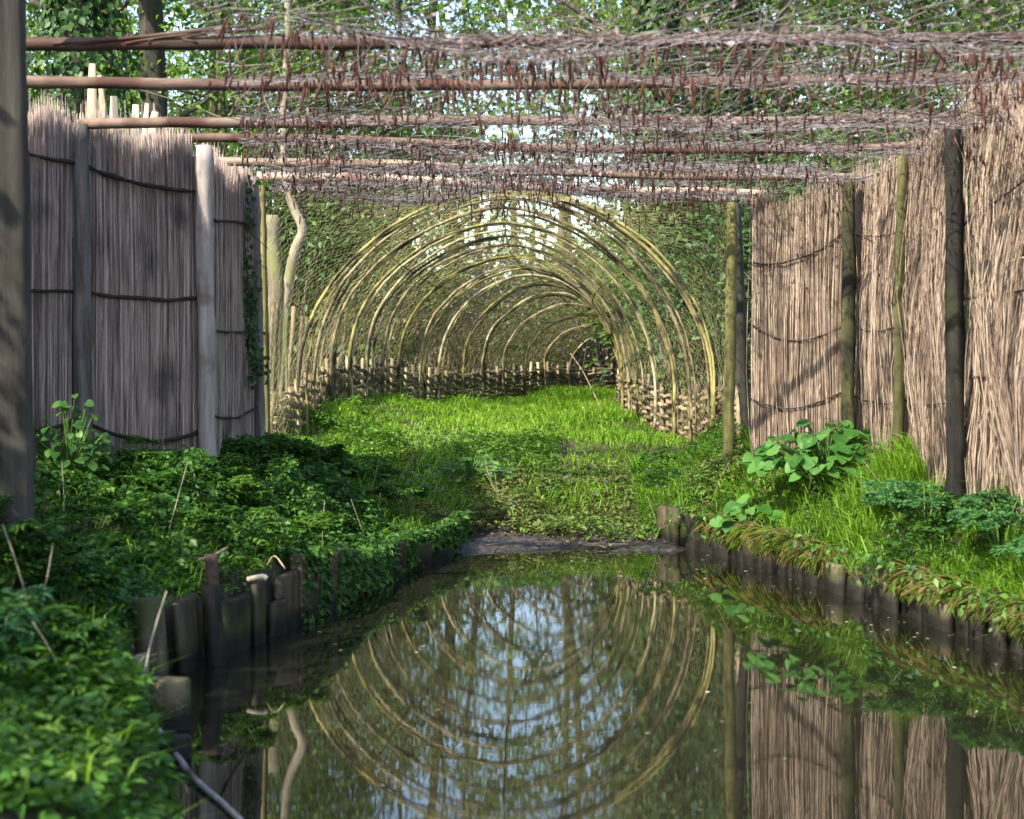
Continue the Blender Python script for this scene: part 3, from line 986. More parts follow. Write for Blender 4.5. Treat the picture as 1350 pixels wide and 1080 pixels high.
# bunched, doubled-over net along the poles
a = Acc()
for d, row, r, mt, lab in POLES[1:] + [(13.45, POLES[-1][1], 0.03, '', '')]:
    nb = 9 if d < 11.5 else 55
    for k in range(nb):
        x0 = net_left(d) + 0.1 + rng.random() * (net_right(d) - net_left(d) - 0.6)
        ln = 0.5 + 1.4 * rng.random()
        n = 12
        x = x0 + np.linspace(0, ln, n)
        y = d + rng.normal(0, 0.10) + np.cumsum(rng.normal(0, 0.015, n))
        z = roof_z(x, y) + 0.01 + rng.normal(0, 0.012, n) + (-0.06 * rng.random() if d > 13.2 else 0.02 * rng.random())
        ok = x < net_right(d)
        pts = np.stack([x, y, z], axis=1)[ok]
        if len(pts) > 3:
            strands(a, pts[:-1], pts[1:], 0.0022, rng.random(len(pts) - 1))
tag(build(a, 'bunched_netting', M['net_grey'], roofnet), kind='stuff')

# fallen twigs, lying on the net
a = Acc()
for k in range(3000):
    y = 5.6 + 7.8 * rng.random() ** 0.8
    x = net_left(y) + (net_right(y) - net_left(y)) * rng.random() ** 0.9
    if noise2(x, y, 1.7, 25) < 0.35 and rng.random() < 0.7:
        continue
    ln = 0.08 + 0.35 * rng.random() ** 2
    th = rng.random() * 6.283
    n = 5
    t = np.linspace(-0.5, 0.5, n) * ln
    bend = rng.normal(0, 0.08) * (t / ln) ** 2 * ln * 4
    px_, py_ = x + np.cos(th) * t - np.sin(th) * bend, y + np.sin(th) * t + np.cos(th) * bend
    pz = roof_z(px_, py_) + 0.008 + np.abs(rng.normal(0, 0.02)) * np.abs(t / ln) * 2
    pts = np.stack([px_, py_, pz], axis=1)
    strands(a, pts[:-1], pts[1:], 0.0016 + 0.003 * rng.random() ** 3, np.full(n - 1, rng.random()))
tag(build(a, 'fallen_twigs', M['twig']), 'fallen twigs lying all over the overhead net', 'twigs', kind='stuff')
# thin stalks and threads dangling through the net
a = Acc()
for k in range(1700):
    y = 6.2 + 7.0 * rng.random()
    x = float(net_left(y) + 0.05 + (net_right(y) - net_left(y) - 0.1) * rng.random())
    if noise2(x, y, 1.3, 27) < 0.4:
        continue
    ln = 0.08 + 0.24 * rng.random() ** 1.5
    z = float(roof_z(x, y)) + 0.03
    t = np.linspace(0, 1, 5)
    pts = np.stack([x + rng.normal(0, 0.35) * ln * t ** 1.5, y + rng.normal(0, 0.35) * ln * t, z - ln * t], axis=1) + rng.normal(0, 0.004, (5, 3))
    strands(a, pts[:-1], pts[1:], 0.0012 + 0.0016 * rng.random(), np.full(4, rng.random()))
tag(build(a, 'dangling_stalks', M['twig']), 'thin dead stalks dangling from the overhead net', 'twigs', kind='stuff')
# flecks of dead leaf and fluff in the net
n = 8000
yq = 5.6 + 7.9 * rng.random(n) ** 0.75
xq = net_left(yq) + (net_right(yq) - net_left(yq)) * rng.random(n)
keep = (noise2(xq, yq, 1.7, 25) + 0.25 * rng.random(n) + 0.25 * sstep(10, 13, yq)) > 0.55
xq, yq = xq[keep], yq[keep]
C = np.stack([xq, yq, roof_z(xq, yq) + rng.normal(0, 0.012, len(xq))], axis=1)
a = Acc()
leaves(a, C, unit(len(C)) + np.array([0, 0, 0.6]), unit(len(C)), 0.012 + 0.032 * rng.random(len(C)), 0.012 + 0.02 * rng.random(len(C)), 0.2)
tag(build(a, 'leaf_litter', M['litter'], smooth=False), 'dry leaf flecks and fluff caught in the overhead net', 'litter', kind='stuff')


def catkin_acc(a, at, ln, r, sides=5):
    t = np.linspace(0, 1, 6)
    cv = rng.normal(0, 0.12, 2)
    pts = np.stack([at[0] + cv[0] * ln * t ** 2, at[1] + cv[1] * ln * t ** 2, at[2] - ln * t], axis=1)
    tube(a, pts, r * np.array([0.25, 0.9, 1.0, 1.0, 0.85, 0.3]), sides, caps=False)


proto = []
for k in range(6):
    a = Acc()
    catkin_acc(a, (0, 0, 0), 0.055 + 0.012 * k, 0.0062)
    proto.append(a.mesh('catkin', M['catkin']))
spots = []
while len(spots) < 2300:
    y = 5.9 + 7.5 * rng.random() ** 0.9
    x = float(net_left(y) + (net_right(y) - net_left(y)) * rng.random())
    if 0.55 * noise2(x, y, 1.5, 26) + 0.45 * noise2(x, y, 5.0, 28) + 0.2 * rng.random() < 0.60:
        continue
    spots.append((x, y))
spots.sort(key=lambda s: s[1])
vis = [s for s in spots if s[1] > 6.6]
a = Acc()
for k, (x, y) in enumerate(vis):
    z = float(roof_z(x, y)) + 0.012 - (0.24 * rng.random() if rng.random() < 0.5 else 0)
    if k < 300:
        o = link('fallen_catkin', proto[k % 6], None, (x, y, z))
        o.rotation_euler = (rng.normal(0, 0.22), rng.normal(0, 0.22), rng.random() * 6.28)
        o.scale = (1, 1, 0.4 + 0.9 * rng.random())
        tag(o, 'small dark red catkin hanging from the overhead net', 'catkin', 'catkins caught in the overhead net')
    else:
        catkin_acc(a, (x, y, z), 0.025 + 0.065 * rng.random() ** 1.5, 0.0055, 4)
tag(build(a, 'hanging_catkins', M['catkin']), 'countless dark red catkins hanging farther along the net', 'catkins', kind='stuff')
a = Acc()
for (x, y) in spots:
    if y <= 6.6:
        catkin_acc(a, (x, y, float(roof_z(x, y)) + 0.012), 0.04 + 0.05 * rng.random(), 0.006, 4)


# ------------------------------------------------------------------ pond edging
def board(acc, x, y, w, th, z0, z1, ang, lean=(0, 0), round_=True):
    """a half-round upright board"""
    n = 7
    prof = []
    for k in range(n):
        s = -1 + 2 * k / (n - 1)
        prof.append((s * w / 2, -th * math.sqrt(max(0.0, 1 - 0.85 * s * s))))
    prof += [(w / 2, th * 0.4), (-w / 2, th * 0.4)]
    m = len(prof)
    V = []
    for zi, f in ((z0, 0.0), ((z0 + z1) / 2, 0.5), (z1 - 0.015, 0.96), (z1, 1.0)):
        sh = 0.9 if f == 1.0 else 1.0
        for (px_, py_) in prof:
            jx, jy = px_ * sh + rng.normal(0, 0.002), py_ * sh + rng.normal(0, 0.002)
            V.append((x + math.cos(ang) * jx - math.sin(ang) * jy + lean[0] * f, y + math.sin(ang) * jx + math.cos(ang) * jy + lean[1] * f, zi + rng.normal(0, 0.004)))
    Q = [(r * m + k, r * m + (k + 1) % m, (r + 1) * m + (k + 1) % m, (r + 1) * m + k) for r in range(3) for k in range(m)]
    V.append((x + lean[0], y + lean[1], z1 + 0.004))
    T = [(3 * m + k, 3 * m + (k + 1) % m, 4 * m) for k in range(m)]
    acc.add(V, T, Q)


def edging(label, pts, mat, wlo, whi, top, jit, flip, group='timber pond edging'):
    pts = np.asarray(pts, float)
    seg = np.linalg.norm(np.diff(pts, axis=0), axis=1)
    s = np.concatenate([[0], np.cumsum(seg)])
    root = thing('timber_edging', label, 'edging', (float(pts[0, 0]), float(pts[0, 1]), 0), group)
    t = 0
    while t < s[-1]:
        w = wlo + (whi - wlo) * rng.random()
        c = t + w / 2
        x, y = np.interp(c, s, pts[:, 0]), np.interp(c, s, pts[:, 1])
        x2, y2 = np.interp(c + 0.1, s, pts[:, 0]), np.interp(c + 0.1, s, pts[:, 1])
        x1, y1 = np.interp(c - 0.1, s, pts[:, 0]), np.interp(c - 0.1, s, pts[:, 1])
        ang = math.atan2(y2 - y1, x2 - x1) + flip
        zt = np.interp(c, s, np.linspace(top[0], top[1], len(s))) + rng.normal(0, jit)
        a = Acc()
        board(a, x, y, w, 0.03 + 0.02 * rng.random(), -0.35, zt, ang + rng.normal(0, 0.12), (rng.normal(0, 0.025), rng.normal(0, 0.025)))
        build(a, 'board', mat, root)
        t += w + (0.004 if rng.random() < 0.8 else 0.05 * rng.random())
    return root


edging('upright split log edging along the sunny grass bank', RE[::-1][:5] - np.array([0.05, 0.0]), M['board'], 0.07, 0.27, (0.175, 0.145), 0.045, math.pi)
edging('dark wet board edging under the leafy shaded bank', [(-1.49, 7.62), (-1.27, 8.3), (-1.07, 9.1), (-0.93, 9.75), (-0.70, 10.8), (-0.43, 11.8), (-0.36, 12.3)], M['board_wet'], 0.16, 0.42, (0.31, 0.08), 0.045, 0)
for (x, y, d, r, zt, ln, lab, mt) in [(212, 890, 7.12, 0.068, None, (-0.06, 0.02), 'leaning round post at the corner of the shaded pond bank', 'board'),
                                      (292, 870, 7.8, 0.045, 0.36, (-0.05, 0), 'dark round post with a red top against the shaded boards', 'board_wet'),
                                      (396, 0, 8.95, 0.05, 0.36, (-0.01, 0), 'moss topped dark post in the shaded pond bank', 'board_wet'),
                                      (432, 0, 9.3, 0.04, 0.33, (0.02, 0), 'rotten pointed post next to the moss topped post', 'board_wet')]:
    x_ = (x - 675) / FPX * d
    zt = 0.40 if zt is None else zt
    a = Acc()
    pts = np.linspace((x_, d, -0.4), (x_ + ln[0], d + ln[1], zt), 8)
    tube(a, pts, r * (1 + rng.normal(0, 0.03, 8)), 10)
    tag(build(a, 'bank_post', M[mt], origin=(x_, d, 0)), lab, 'post', 'posts in the pond bank')
for (x, d, w, zt, lab) in [(224, 6.5, 0.15, 0.195, 'short square topped stump standing in the water by the leaning post'), (231, 6.05, 0.11, 0.08, 'lowest stump in the water beside the fallen branch')]:
    x_ = (x - 675) / FPX * d
    a = Acc()
    board(a, x_, d, w, 0.05, -0.4, zt, 0.1)
    tag(build(a, 'bank_stump', M['board'], origin=(x_, d, 0)), lab, 'stump')
# a plank standing at the water's edge, next to the clover
a = Acc()
board(a, -1.47, 6.7, 0.10, 0.02, -0.3, 0.24, 0.9)
tag(build(a, 'edge_board', M['post_pale'], origin=(-1.46, 6.7, 0)), 'pale grey board edge showing beside the low stump', 'board')

# fallen branch reaching into the water
a = Acc()
tube(a, spline([(-1.45, 6.62, 0.06), (-1.28, 6.25, 0.025), (-1.08, 5.75, 0.012), (-0.82, 5.2, 0.005), (-0.7, 4.9, -0.02)], 20) + wob(20, 0.006, 2), np.linspace(0.012, 0.009, 20), 7)
tag(build(a, 'fallen_branch', M['post_pale'], origin=(-1.45, 6.62, 0.05)), 'grey fallen branch slanting from the bank into the water', 'branch')
# small sticks and litter on the shaded bank
for pl, r, mt, lab in [([P(262, 738, 8.0), P(280, 733, 8.1), P(300, 722, 8.3)], 0.007, 'weave', 'pale stick lying on the shaded bank near the red topped post'),
                       ([P(352, 745, 8.6), P(362, 733, 8.6), P(376, 750, 8.55)], 0.004, 'weave', 'bent dead stalk beside the moss topped post'),
                       ([P(326, 764, 8.3), P(345, 760, 8.3), P(352, 763, 8.3)], 0.014, 'split_wood', 'whitish bit of wood lying on top of the shaded boards')]:
    a = Acc()
    q = spline(pl, 8)
    tube(a, q, r, 6)
    tag(build(a, 'fallen_stick', M[mt], origin=q[0]), lab, 'stick')
a = Acc()
tube(a, np.linspace((-1.41, 8.05, 0.2), (-1.42, 8.06, 0.47), 5), 0.034, 8)
tag(build(a, 'bank_post', M['pole'], origin=(-1.41, 8.05, 0.2)), 'short reddish peg standing on the shaded bank', 'post', 'posts in the pond bank')

# floating flecks
n = 140
yq = 5.3 + 6.6 * rng.random(n)
t = rng.random(n)
t = np.where(rng.random(n) < 0.5, 1 - 0.12 * t, t)
xq = xl(yq) + 0.15 + (xr(yq) - xl(yq) - 0.25) * t
C = np.stack([xq, yq, np.full(n, 0.004)], axis=1)
th = rng.random(n) * 6.28
a = Acc()
leaves(a, C, np.tile([0, 0, 1.0], (n, 1)) + 0.08 * unit(n), np.stack([np.cos(th), np.sin(th), 0 * th], axis=1), 0.010 + 0.03 * rng.random(n) ** 2, 0.01 + 0.012 * rng.random(n), 0.05, droop=0.0)
tag(build(a, 'floating_flecks', M['fleck']), 'pale petals and leaf flecks floating on the pond', 'flecks', kind='stuff')


# ------------------------------------------------------------------ grass and ground cover
def on_land(x, y):
    return (x < xl(y) - 0.02) | (x > xr(y) + 0.02) | (y > 12.32 + 0.35 * noise2(x, y, 2.6, 9))


def blades(acc, x, y, h, w, lean, r):
    n = len(x)
    z = gz(x, y) - 0.01
    th = rng.random(n) * 6.283
    dx, dy = np.cos(th), np.sin(th)
    ph_ = rng.random(n) * 6.283
    sx, sy = np.cos(ph_) * w / 2, np.sin(ph_) * w / 2
    ln = lean * h * (0.3 + rng.random(n))
    b = np.stack([x, y, z], axis=1)
    s = np.stack([sx, sy, 0 * sx], axis=1)
    m = b + np.stack([dx * ln * 0.3, dy * ln * 0.3, h * 0.6], axis=1)
    t = b + np.stack([dx * ln, dy * ln, h * (1 - 0.25 * lean)], axis=1)
    V = np.stack([b - s, b + s, m + s * 0.75, m - s * 0.75, t], axis=1).reshape(-1, 3)
    k = np.arange(n)[:, None] * 5
    acc.add(V, k + np.array([[3, 2, 4]]), k + np.array([[0, 1, 2, 3]]), np.repeat(r, 5))


def scatter(n, x0, x1, y0, y1, keep):
    x = x0 + (x1 - x0) * rng.random(n)
    y = y0 + (y1 - y0) * rng.random(n)
    k = keep(x, y) & on_land(x, y)
    return x[k], y[k]


# lawn in the tunnel
x, y = scatter(82000, -1.9, 2.3, 12.9, 24.0, lambda x, y: (rng.random(len(x)) < sstep(13.0, 14.4, y + 1.0 * (noise2(x, y, 1.1, 31) - 0.5) - 0.8 * sstep(0.0, 1.0, -x) * -1) * (0.35 + 0.65 * sstep(0.25, 0.5, noise2(x, y, 1.5, 32)))))
a = Acc()
nh = noise2(x, y, 1.8, 33)
blades(a, x, y, (0.05 + 0.13 * nh * (0.5 + noise2(x, y, 5.0, 30))) * (0.4 + 1.1 * rng.random(len(x)) ** 1.3), 0.008 + 0.007 * rng.random(len(x)), 1.25, np.clip(0.6 + 0.5 * (noise2(x, y, 0.9, 34) - 0.5) + 0.25 * rng.normal(0, 1, len(x)), 0, 1))
tag(build(a, 'lawn_grass', M['grass']), 'bright sunlit grass growing inside the tunnel', 'grass', kind='stuff')
# right bank
x, y = scatter(95000, 1.0, 2.9, 5.0, 14.5, lambda x, y: (x - xr(y) < 1.6) & (rng.random(len(x)) < 0.30 + 0.7 * sstep(0.3, 0.6, noise2(x, y, 1.7, 35))))
a = Acc()
nh = noise2(x, y, 1.6, 36)
blades(a, x, y, (0.05 + 0.19 * nh * (0.4 + 1.1 * noise2(x, y, 5.5, 29))) * (0.4 + 1.2 * rng.random(len(x)) ** 1.4), 0.006 + 0.006 * rng.random(len(x)), 1.0, np.clip(0.42 + 0.6 * (noise2(x, y, 1.0, 37) - 0.5) + 0.22 * rng.normal(0, 1, len(x)), 0, 1))
tag(build(a, 'bank_grass', M['grass']), 'lush green grass on the sunny bank above the log edging', 'grass', kind='stuff')
# dead grass hanging over the edging
x, y = scatter(200000, 0.9, 2.8, 5.0, 13.0, lambda x, y: (x - xr(y) < 0.12) & (noise2(x, y, 2.3, 38) > 0.45))
x, y = x[:5000], y[:5000]
a = Acc()
blades(a, x, y, 0.05 + 0.08 * rng.random(len(x)), 0.005, 2.2, rng.random(len(x)))
tag(build(a, 'dead_grass', M['dead_grass']), 'straw coloured dead grass draped over the log edging', 'grass', kind='stuff')
# left bank grass
x, y = scatter(52000, -3.2, -0.4, 4.2, 13.5, lambda x, y: (xl(y) - x < 1.9) & (rng.random(len(x)) < 0.22 + 0.78 * sstep(0.5, 0.75, noise2(x, y, 1.2, 39))))
a = Acc()
blades(a, x, y, (0.08 + 0.16 * rng.random(len(x))), 0.006 + 0.005 * rng.random(len(x)), 1.0, np.clip(0.35 + 0.22 * rng.normal(0, 1, len(x)), 0, 1))
tag(build(a, 'shaded_grass', M['grass']), 'grass between the herbs on the shaded bank', 'grass', kind='stuff')


def cover(name, label, mat, n, box, keep, hfun, size, seed, fine=False, up=0.9, bright=0.0, spray=0.8):
    """leafy ground cover: leaves spread through an uneven canopy"""
    x, y = scatter(n, *box, keep)
    m = len(x)
    H = hfun(x, y)
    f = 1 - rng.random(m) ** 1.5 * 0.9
    z = gz(x, y) + H * f + 0.01
    C = np.stack([x, y, z], axis=1) + rng.normal(0, 0.008, (m, 3))
    N = unit(m) * 0.75 + np.array([0, 0, up])
    s = size[0] + (size[1] - size[0]) * rng.random(m) ** 1.6
    a = Acc()
    k = int(m * spray / 9)
    if k:                                              # feathery leaves: leaflets set along a stalk
        th = rng.random(k) * 6.283
        dv = np.stack([np.cos(th), np.sin(th), 0.35 - 0.7 * rng.random(k)], axis=1)
        sv = np.stack([-np.sin(th), np.cos(th), rng.normal(0, 0.2, k)], axis=1)
        Ls = (0.05 + 0.08 * rng.random(k))[:, None]
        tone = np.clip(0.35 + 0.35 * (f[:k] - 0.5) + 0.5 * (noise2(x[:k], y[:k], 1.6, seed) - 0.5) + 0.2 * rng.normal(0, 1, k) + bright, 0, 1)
        for g in range(9):
            u_ = (g // 2) / 4.0
            sg = 0 if g == 8 else (1 if g % 2 else -1)
            Cg = C[:k] + dv * Ls * u_ - np.array([0, 0, 1]) * Ls * 0.35 * u_ * u_
            Tg = dv * (0.6 if sg else 1.0) + sv * sg * 0.9
            Tg = Tg / np.linalg.norm(Tg, axis=1, keepdims=True)
            lg = Ls[:, 0] * (0.62 - 0.38 * u_)
            leaves(a, Cg, np.array([0, 0, 1.0]) + 0.35 * unit(k), Tg, lg, lg * 0.42, 0.1, tone, False, 0.2)
        C, N, s, x, y, f = C[k * 4:], N[k * 4:], s[k * 4:], x[k * 4:], y[k * 4:], f[k * 4:]
        m = len(C)
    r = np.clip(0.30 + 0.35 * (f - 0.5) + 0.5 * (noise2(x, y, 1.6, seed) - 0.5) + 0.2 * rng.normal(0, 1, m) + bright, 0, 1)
    leaves(a, C, N, unit(m), s, s * (0.55 + 0.3 * rng.random(m)), 0.12, r, fine, droop=0.2)
    return tag(build(a, name, mat), label, 'ground cover', kind='stuff')


lh = lambda x, y: (1 - 0.72 * sstep(10.6, 12.0, y)) * (0.03 + 0.40 * sstep(0.3, 0.85, noise2(x, y, 1.7, 41)) * (0.5 + 0.8 * noise2(x, y, 4.0, 60)) * sstep(0.05, 0.7, xl(y) - x) + 0.16 * noise2(x, y, 4.5, 42))
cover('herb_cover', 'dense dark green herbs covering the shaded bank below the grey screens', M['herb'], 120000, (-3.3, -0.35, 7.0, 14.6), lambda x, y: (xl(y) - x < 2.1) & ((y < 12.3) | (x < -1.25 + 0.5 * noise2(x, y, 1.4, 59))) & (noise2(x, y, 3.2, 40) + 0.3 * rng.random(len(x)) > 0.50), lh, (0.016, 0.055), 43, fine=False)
lh2 = lambda x, y: 0.02 + 0.15 * noise2(x, y, 1.9, 44) * noise2(x, y, 3.1, 56) * 1.6 + 0.06 * noise2(x, y, 6, 45)
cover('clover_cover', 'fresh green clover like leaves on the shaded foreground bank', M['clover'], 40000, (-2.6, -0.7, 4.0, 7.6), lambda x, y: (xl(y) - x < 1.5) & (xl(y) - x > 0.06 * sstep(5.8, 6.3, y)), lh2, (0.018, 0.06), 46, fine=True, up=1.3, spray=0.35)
ch = lambda x, y: 0.02 + 0.12 * sstep(0.35, 0.8, noise2(x, y, 2.0, 47)) + 0.04 * noise2(x, y, 6, 48)
cover('creeping_cover', 'low creeping plants on the slope behind the mud shore', M['creep'], 21000, (-0.9, 1.7, 12.3, 14.6), lambda x, y: rng.random(len(x)) < 0.95 - 0.5 * sstep(13.8, 14.6, y), ch, (0.018, 0.045), 49)
mh = lambda x, y: 0.03 + 0.16 * sstep(0.4, 0.85, noise2(x, y, 1.5, 50))
cover('meadow_cover', 'bright leafy weeds between shaded herbs and tunnel grass', M['clover'], 26000, (-1.9, 0.4, 12.2, 16.0), lambda x, y: rng.random(len(x)) < sstep(0.35, 0.6, noise2(x, y, 1.1, 51)), mh, (0.016, 0.045), 52, bright=0.28)
rh = lambda x, y: 0.05 + 0.24 * sstep(0.5, 0.85, noise2(x, y, 1.8, 53))
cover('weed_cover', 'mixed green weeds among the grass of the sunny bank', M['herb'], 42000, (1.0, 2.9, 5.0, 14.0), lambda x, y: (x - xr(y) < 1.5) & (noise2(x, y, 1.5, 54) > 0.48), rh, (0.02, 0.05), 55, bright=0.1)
a = Acc()
n = 90
x = -0.8 + 2.4 * rng.random(n)
y = 12.9 + 1.4 * rng.random(n)
C = np.stack([x, y, gz(x, y) + 0.14 + 0.1 * rng.random(n)], axis=1)
leaves(a, C, unit(n), unit(n), 0.022, 0.018)
tag(build(a, 'blue_flowers', M['flower']), 'tiny blue flowers scattered on the slope behind the mud', 'flowers', kind='stuff')


# leaves hanging over both pond edges
for nm, lab, mt, n, left, y0, y1, drop in [('hanging_herbs', 'dark herbs drooping over the shaded boards', 'herb', 12000, True, 8.9, 12.5, 0.34),
                                           ('hanging_weeds', 'weeds drooping over the log edging', 'herb', 1000, False, 5.0, 12.6, 0.14)]:
    y = y0 + (y1 - y0) * rng.random(n)
    dens = noise2(y, y * 0, 2.2, 57)
    k = dens + 0.3 * rng.random(n) + (0.35 * sstep(9.0, 9.8, y) if left else 0) > (0.55 if left else 0.62)
    y, dens = y[k], dens[k]
    n = len(y)
    f = rng.random(n) ** 1.3
    edge_ = np.where(left, xl(y) + 0.01 + 0.08 * rng.random(n), xr(y) - 0.06 - 0.10 * rng.random(n))
    top_ = 0.33 - 0.14 * sstep(9.0, 10.2, y) if left else 0.24
    C = np.stack([edge_, y, top_ + 0.05 - f * drop * (0.4 + dens)], axis=1)
    a = Acc()
    s_ = 0.025 + 0.03 * rng.random(n)
    leaves(a, C, unit(n) * 0.6 + np.array([0.5 if left else -0.5, -0.2, 0.6]), unit(n) * 0.6 + np.array([0, 0, -0.5]), s_, s_ * 0.65, 0.12, None, nm == 'hanging_clover')
    tag(build(a, nm, M[mt]), lab, 'ground cover', kind='stuff')
y = 5 + 7.5 * rng.random(13000)
y = y[noise2(y, y * 0, 1.9, 58) + 0.4 * rng.random(13000) > 0.62]
n = len(y)
b0 = np.stack([xr(y) + 0.03 - 0.08 * rng.random(n), y, 0.20 + 0.06 * rng.random(n)], axis=1)
e0 = b0 + np.stack([-0.02 - 0.10 * rng.random(n), rng.normal(0, 0.09, n), 0.07 - 0.18 * rng.random(n)], axis=1)
a = Acc()
leaves(a, b0, np.tile([-0.4, -0.3, 0.8], (n, 1)) + 0.4 * unit(n), (e0 - b0) / np.linalg.norm(e0 - b0, axis=1, keepdims=True), 0.08 + 0.09 * rng.random(n), 0.007, 0.05, None, False, 0.35)
tag(build(a, 'drooping_grass', M['grass_mixed']), 'grass blades drooping over the log edging', 'grass', kind='stuff')

# ------------------------------------------------------------------ single plants
def broad_plant(label, at, height, spread, nl, size, mat, name='broad_leaf_plant', group=None):
    at = np.array([at[0], at[1], float(gz(at[0], at[1]))])
    root = thing(name, label, 'plant', at, group)
    for k in range(nl):
        th = rng.random() * 6.283
        rr = spread * math.sqrt(rng.random())
        hz = height * (1 - 0.65 * (rr / spread) ** 2) * (0.55 + 0.5 * rng.random())
        tip = at + np.array([math.cos(th) * rr, math.sin(th) * rr * 0.8, hz])
        s = size * (0.65 + 0.6 * rng.random())
        out = np.array([math.cos(th + rng.normal(0, 0.6)), math.sin(th + rng.normal(0, 0.6)), -0.1])
        nrm = np.array([rng.normal(0, 0.35) + 0.25 * out[0], rng.normal(0, 0.35) - 0.35, 1.0])
        nrm /= np.linalg.norm(nrm)
        out = out - nrm * (out @ nrm)
        out /= np.linalg.norm(out)
        sd = np.cross(out, nrm)
        # heart-shaped blade, folded along its midrib
        prof = [(-0.12, 0.20), (-0.05, 0.42), (0.15, 0.55), (0.42, 0.55), (0.72, 0.40), (0.92, 0.18)]
        mids = [(0.0, 0), (0.02, 0), (0.18, 0), (0.42, 0), (0.70, 0), (0.9, 0)]
        V = []
        wv = rng.normal(0, 0.02, 12)
        for q, (u_, w_) in enumerate(prof):
            dr = -0.28 * max(u_, 0) ** 2
            V.append(tip + out * u_ * s + sd * w_ * s + nrm * (0.10 * w_ + dr + wv[q]) * s)
        for u_, _ in mids:
            V.append(tip + out * u_ * s + nrm * (-0.28 * u_ * u_ - 0.03) * s)
        for q, (u_, w_) in enumerate(prof):
            dr = -0.28 * max(u_, 0) ** 2
            V.append(tip + out * u_ * s - sd * w_ * s + nrm * (0.10 * w_ + dr + wv[q + 6]) * s)
        V.append(tip + out * s + nrm * (-0.30) * s)
        Qs = [(q, q + 6, q + 7, q + 1) for q in range(5)] + [(q + 6, q + 12, q + 13, q + 7) for q in range(5)]
        Ts = [(5, 11, 18), (11, 17, 18)]
        a = Acc().add(V, Ts, Qs)
        lf = build(a, 'leaf', mat, root)
        a = Acc()
        tube(a, spline([at + np.array([rng.normal(0, 0.03), rng.normal(0, 0.03), -0.02]), (at + tip) / 2 + np.array([0, 0, 0.05]), tip], 6), [0.006, 0.006, 0.005, 0.005, 0.004, 0.003], 4, caps=False)
        build(a, 'leaf_stalk', M['stem'], lf)
    return root


def parsley_plant(label, at, height, spread, nf, mat, name='cow_parsley', group='feathery weeds on the banks'):
    at = np.array([at[0], at[1], float(gz(at[0], at[1]))])
    root = thing(name, label, 'plant', at, group)
    for k in range(nf):
        th = rng.random() * 6.283
        rr = spread * (0.35 + 0.65 * rng.random())
        tip = at + np.array([math.cos(th) * rr, math.sin(th) * rr, height * (0.55 + 0.5 * rng.random())])
        mid = at + (tip - at) * 0.55 + np.array([0, 0, height * 0.28])
        stem = spline([at, mid, tip], 14)
        a = Acc()
        tube(a, stem, np.linspace(0.005, 0.002, 14), 4, caps=False)
        st = build(a, 'stalk', M['stem'], root)
        a = Acc()
        C, T = [], []
        for q in range(5, 14):
            dirn = stem[min(q + 1, 13)] - stem[q - 1]
            dirn /= np.linalg.norm(dirn)
            sd = np.cross(dirn, [0, 0, 1.0])
            sd /= np.linalg.norm(sd) + 1e-9
            ln = 0.13 * (1 - (q - 5) / 10) * (height / 0.3)
            for s in (-1, 1):
                for g in range(7):
                    f = (g + 1) / 7
                    c = stem[q] + (sd * s * 0.85 + dirn * 0.5) * ln * f + np.array([0, 0, -0.05 * f * f]) * 0.5
                    for s2 in (-1, 1):
                        C.append(c)
                        T.append((sd * s + dirn * s2 * 0.9) + rng.normal(0, 0.25, 3))
        C, T = np.array(C), np.array(T)
        T /= np.linalg.norm(T, axis=1, keepdims=True)
        leaves(a, C, np.tile([0, 0, 1.0], (len(C), 1)) + 0.35 * unit(len(C)), T, 0.028 + 0.02 * rng.random(len(C)), 0.015, 0.1)
        build(a, 'frond', mat, st, smooth=False)
    return root


broad_plant('large clump of broad heart shaped green leaves below the smooth reed screen', (2.10, 11.45), 0.43, 0.52, 170, 0.092, M['broad'])
broad_plant('small clump of broad leaves next to the slim green post', (1.62, 11.55), 0.30, 0.22, 22, 0.08, M['broad'])
broad_plant('leafy weed clump in the sun behind the mud shore', (-0.33, 13.9), 0.26, 0.36, 90, 0.045, M['clover'], name='leafy_weed')
broad_plant('upright leafy weed at the foot of the grey post', (-2.42, 9.35), 0.55, 0.24, 130, 0.045, M['herb'], name='leafy_weed')
for at, h, s, nf, lab in [((2.36, 9.75), 0.34, 0.34, 13, 'blue green feathery plant at the foot of the slanting reed screen'),
                          ((2.55, 8.9), 0.36, 0.32, 12, 'feathery plant at the foot of the shaggy reed screen'),
                          ((2.30, 10.3), 0.22, 0.26, 9, 'low feathery plant beside the broad leaved clump'),
                          ((2.62, 8.25), 0.30, 0.3, 10, 'feathery plant at the edge of the sunny bank')]:
    parsley_plant(lab, at, h, s, nf, M['parsley'])
for at, h, s, nf, lab in [((-1.35, 12.1), 0.26, 0.3, 12, 'tall feathery plant near the slim pale post'),
                          ((-1.75, 11.6), 0.26, 0.3, 12, 'feathery plant below the narrow grey screen'),
                          ((-1.05, 12.8), 0.22, 0.3, 10, 'feathery plant in the sun patch by the tunnel mouth'),
                          ((-2.0, 9.9), 0.36, 0.32, 12, 'feathery plant below the wide grey screen')]:
    parsley_plant(lab, at, h, s, nf, M['herb'])


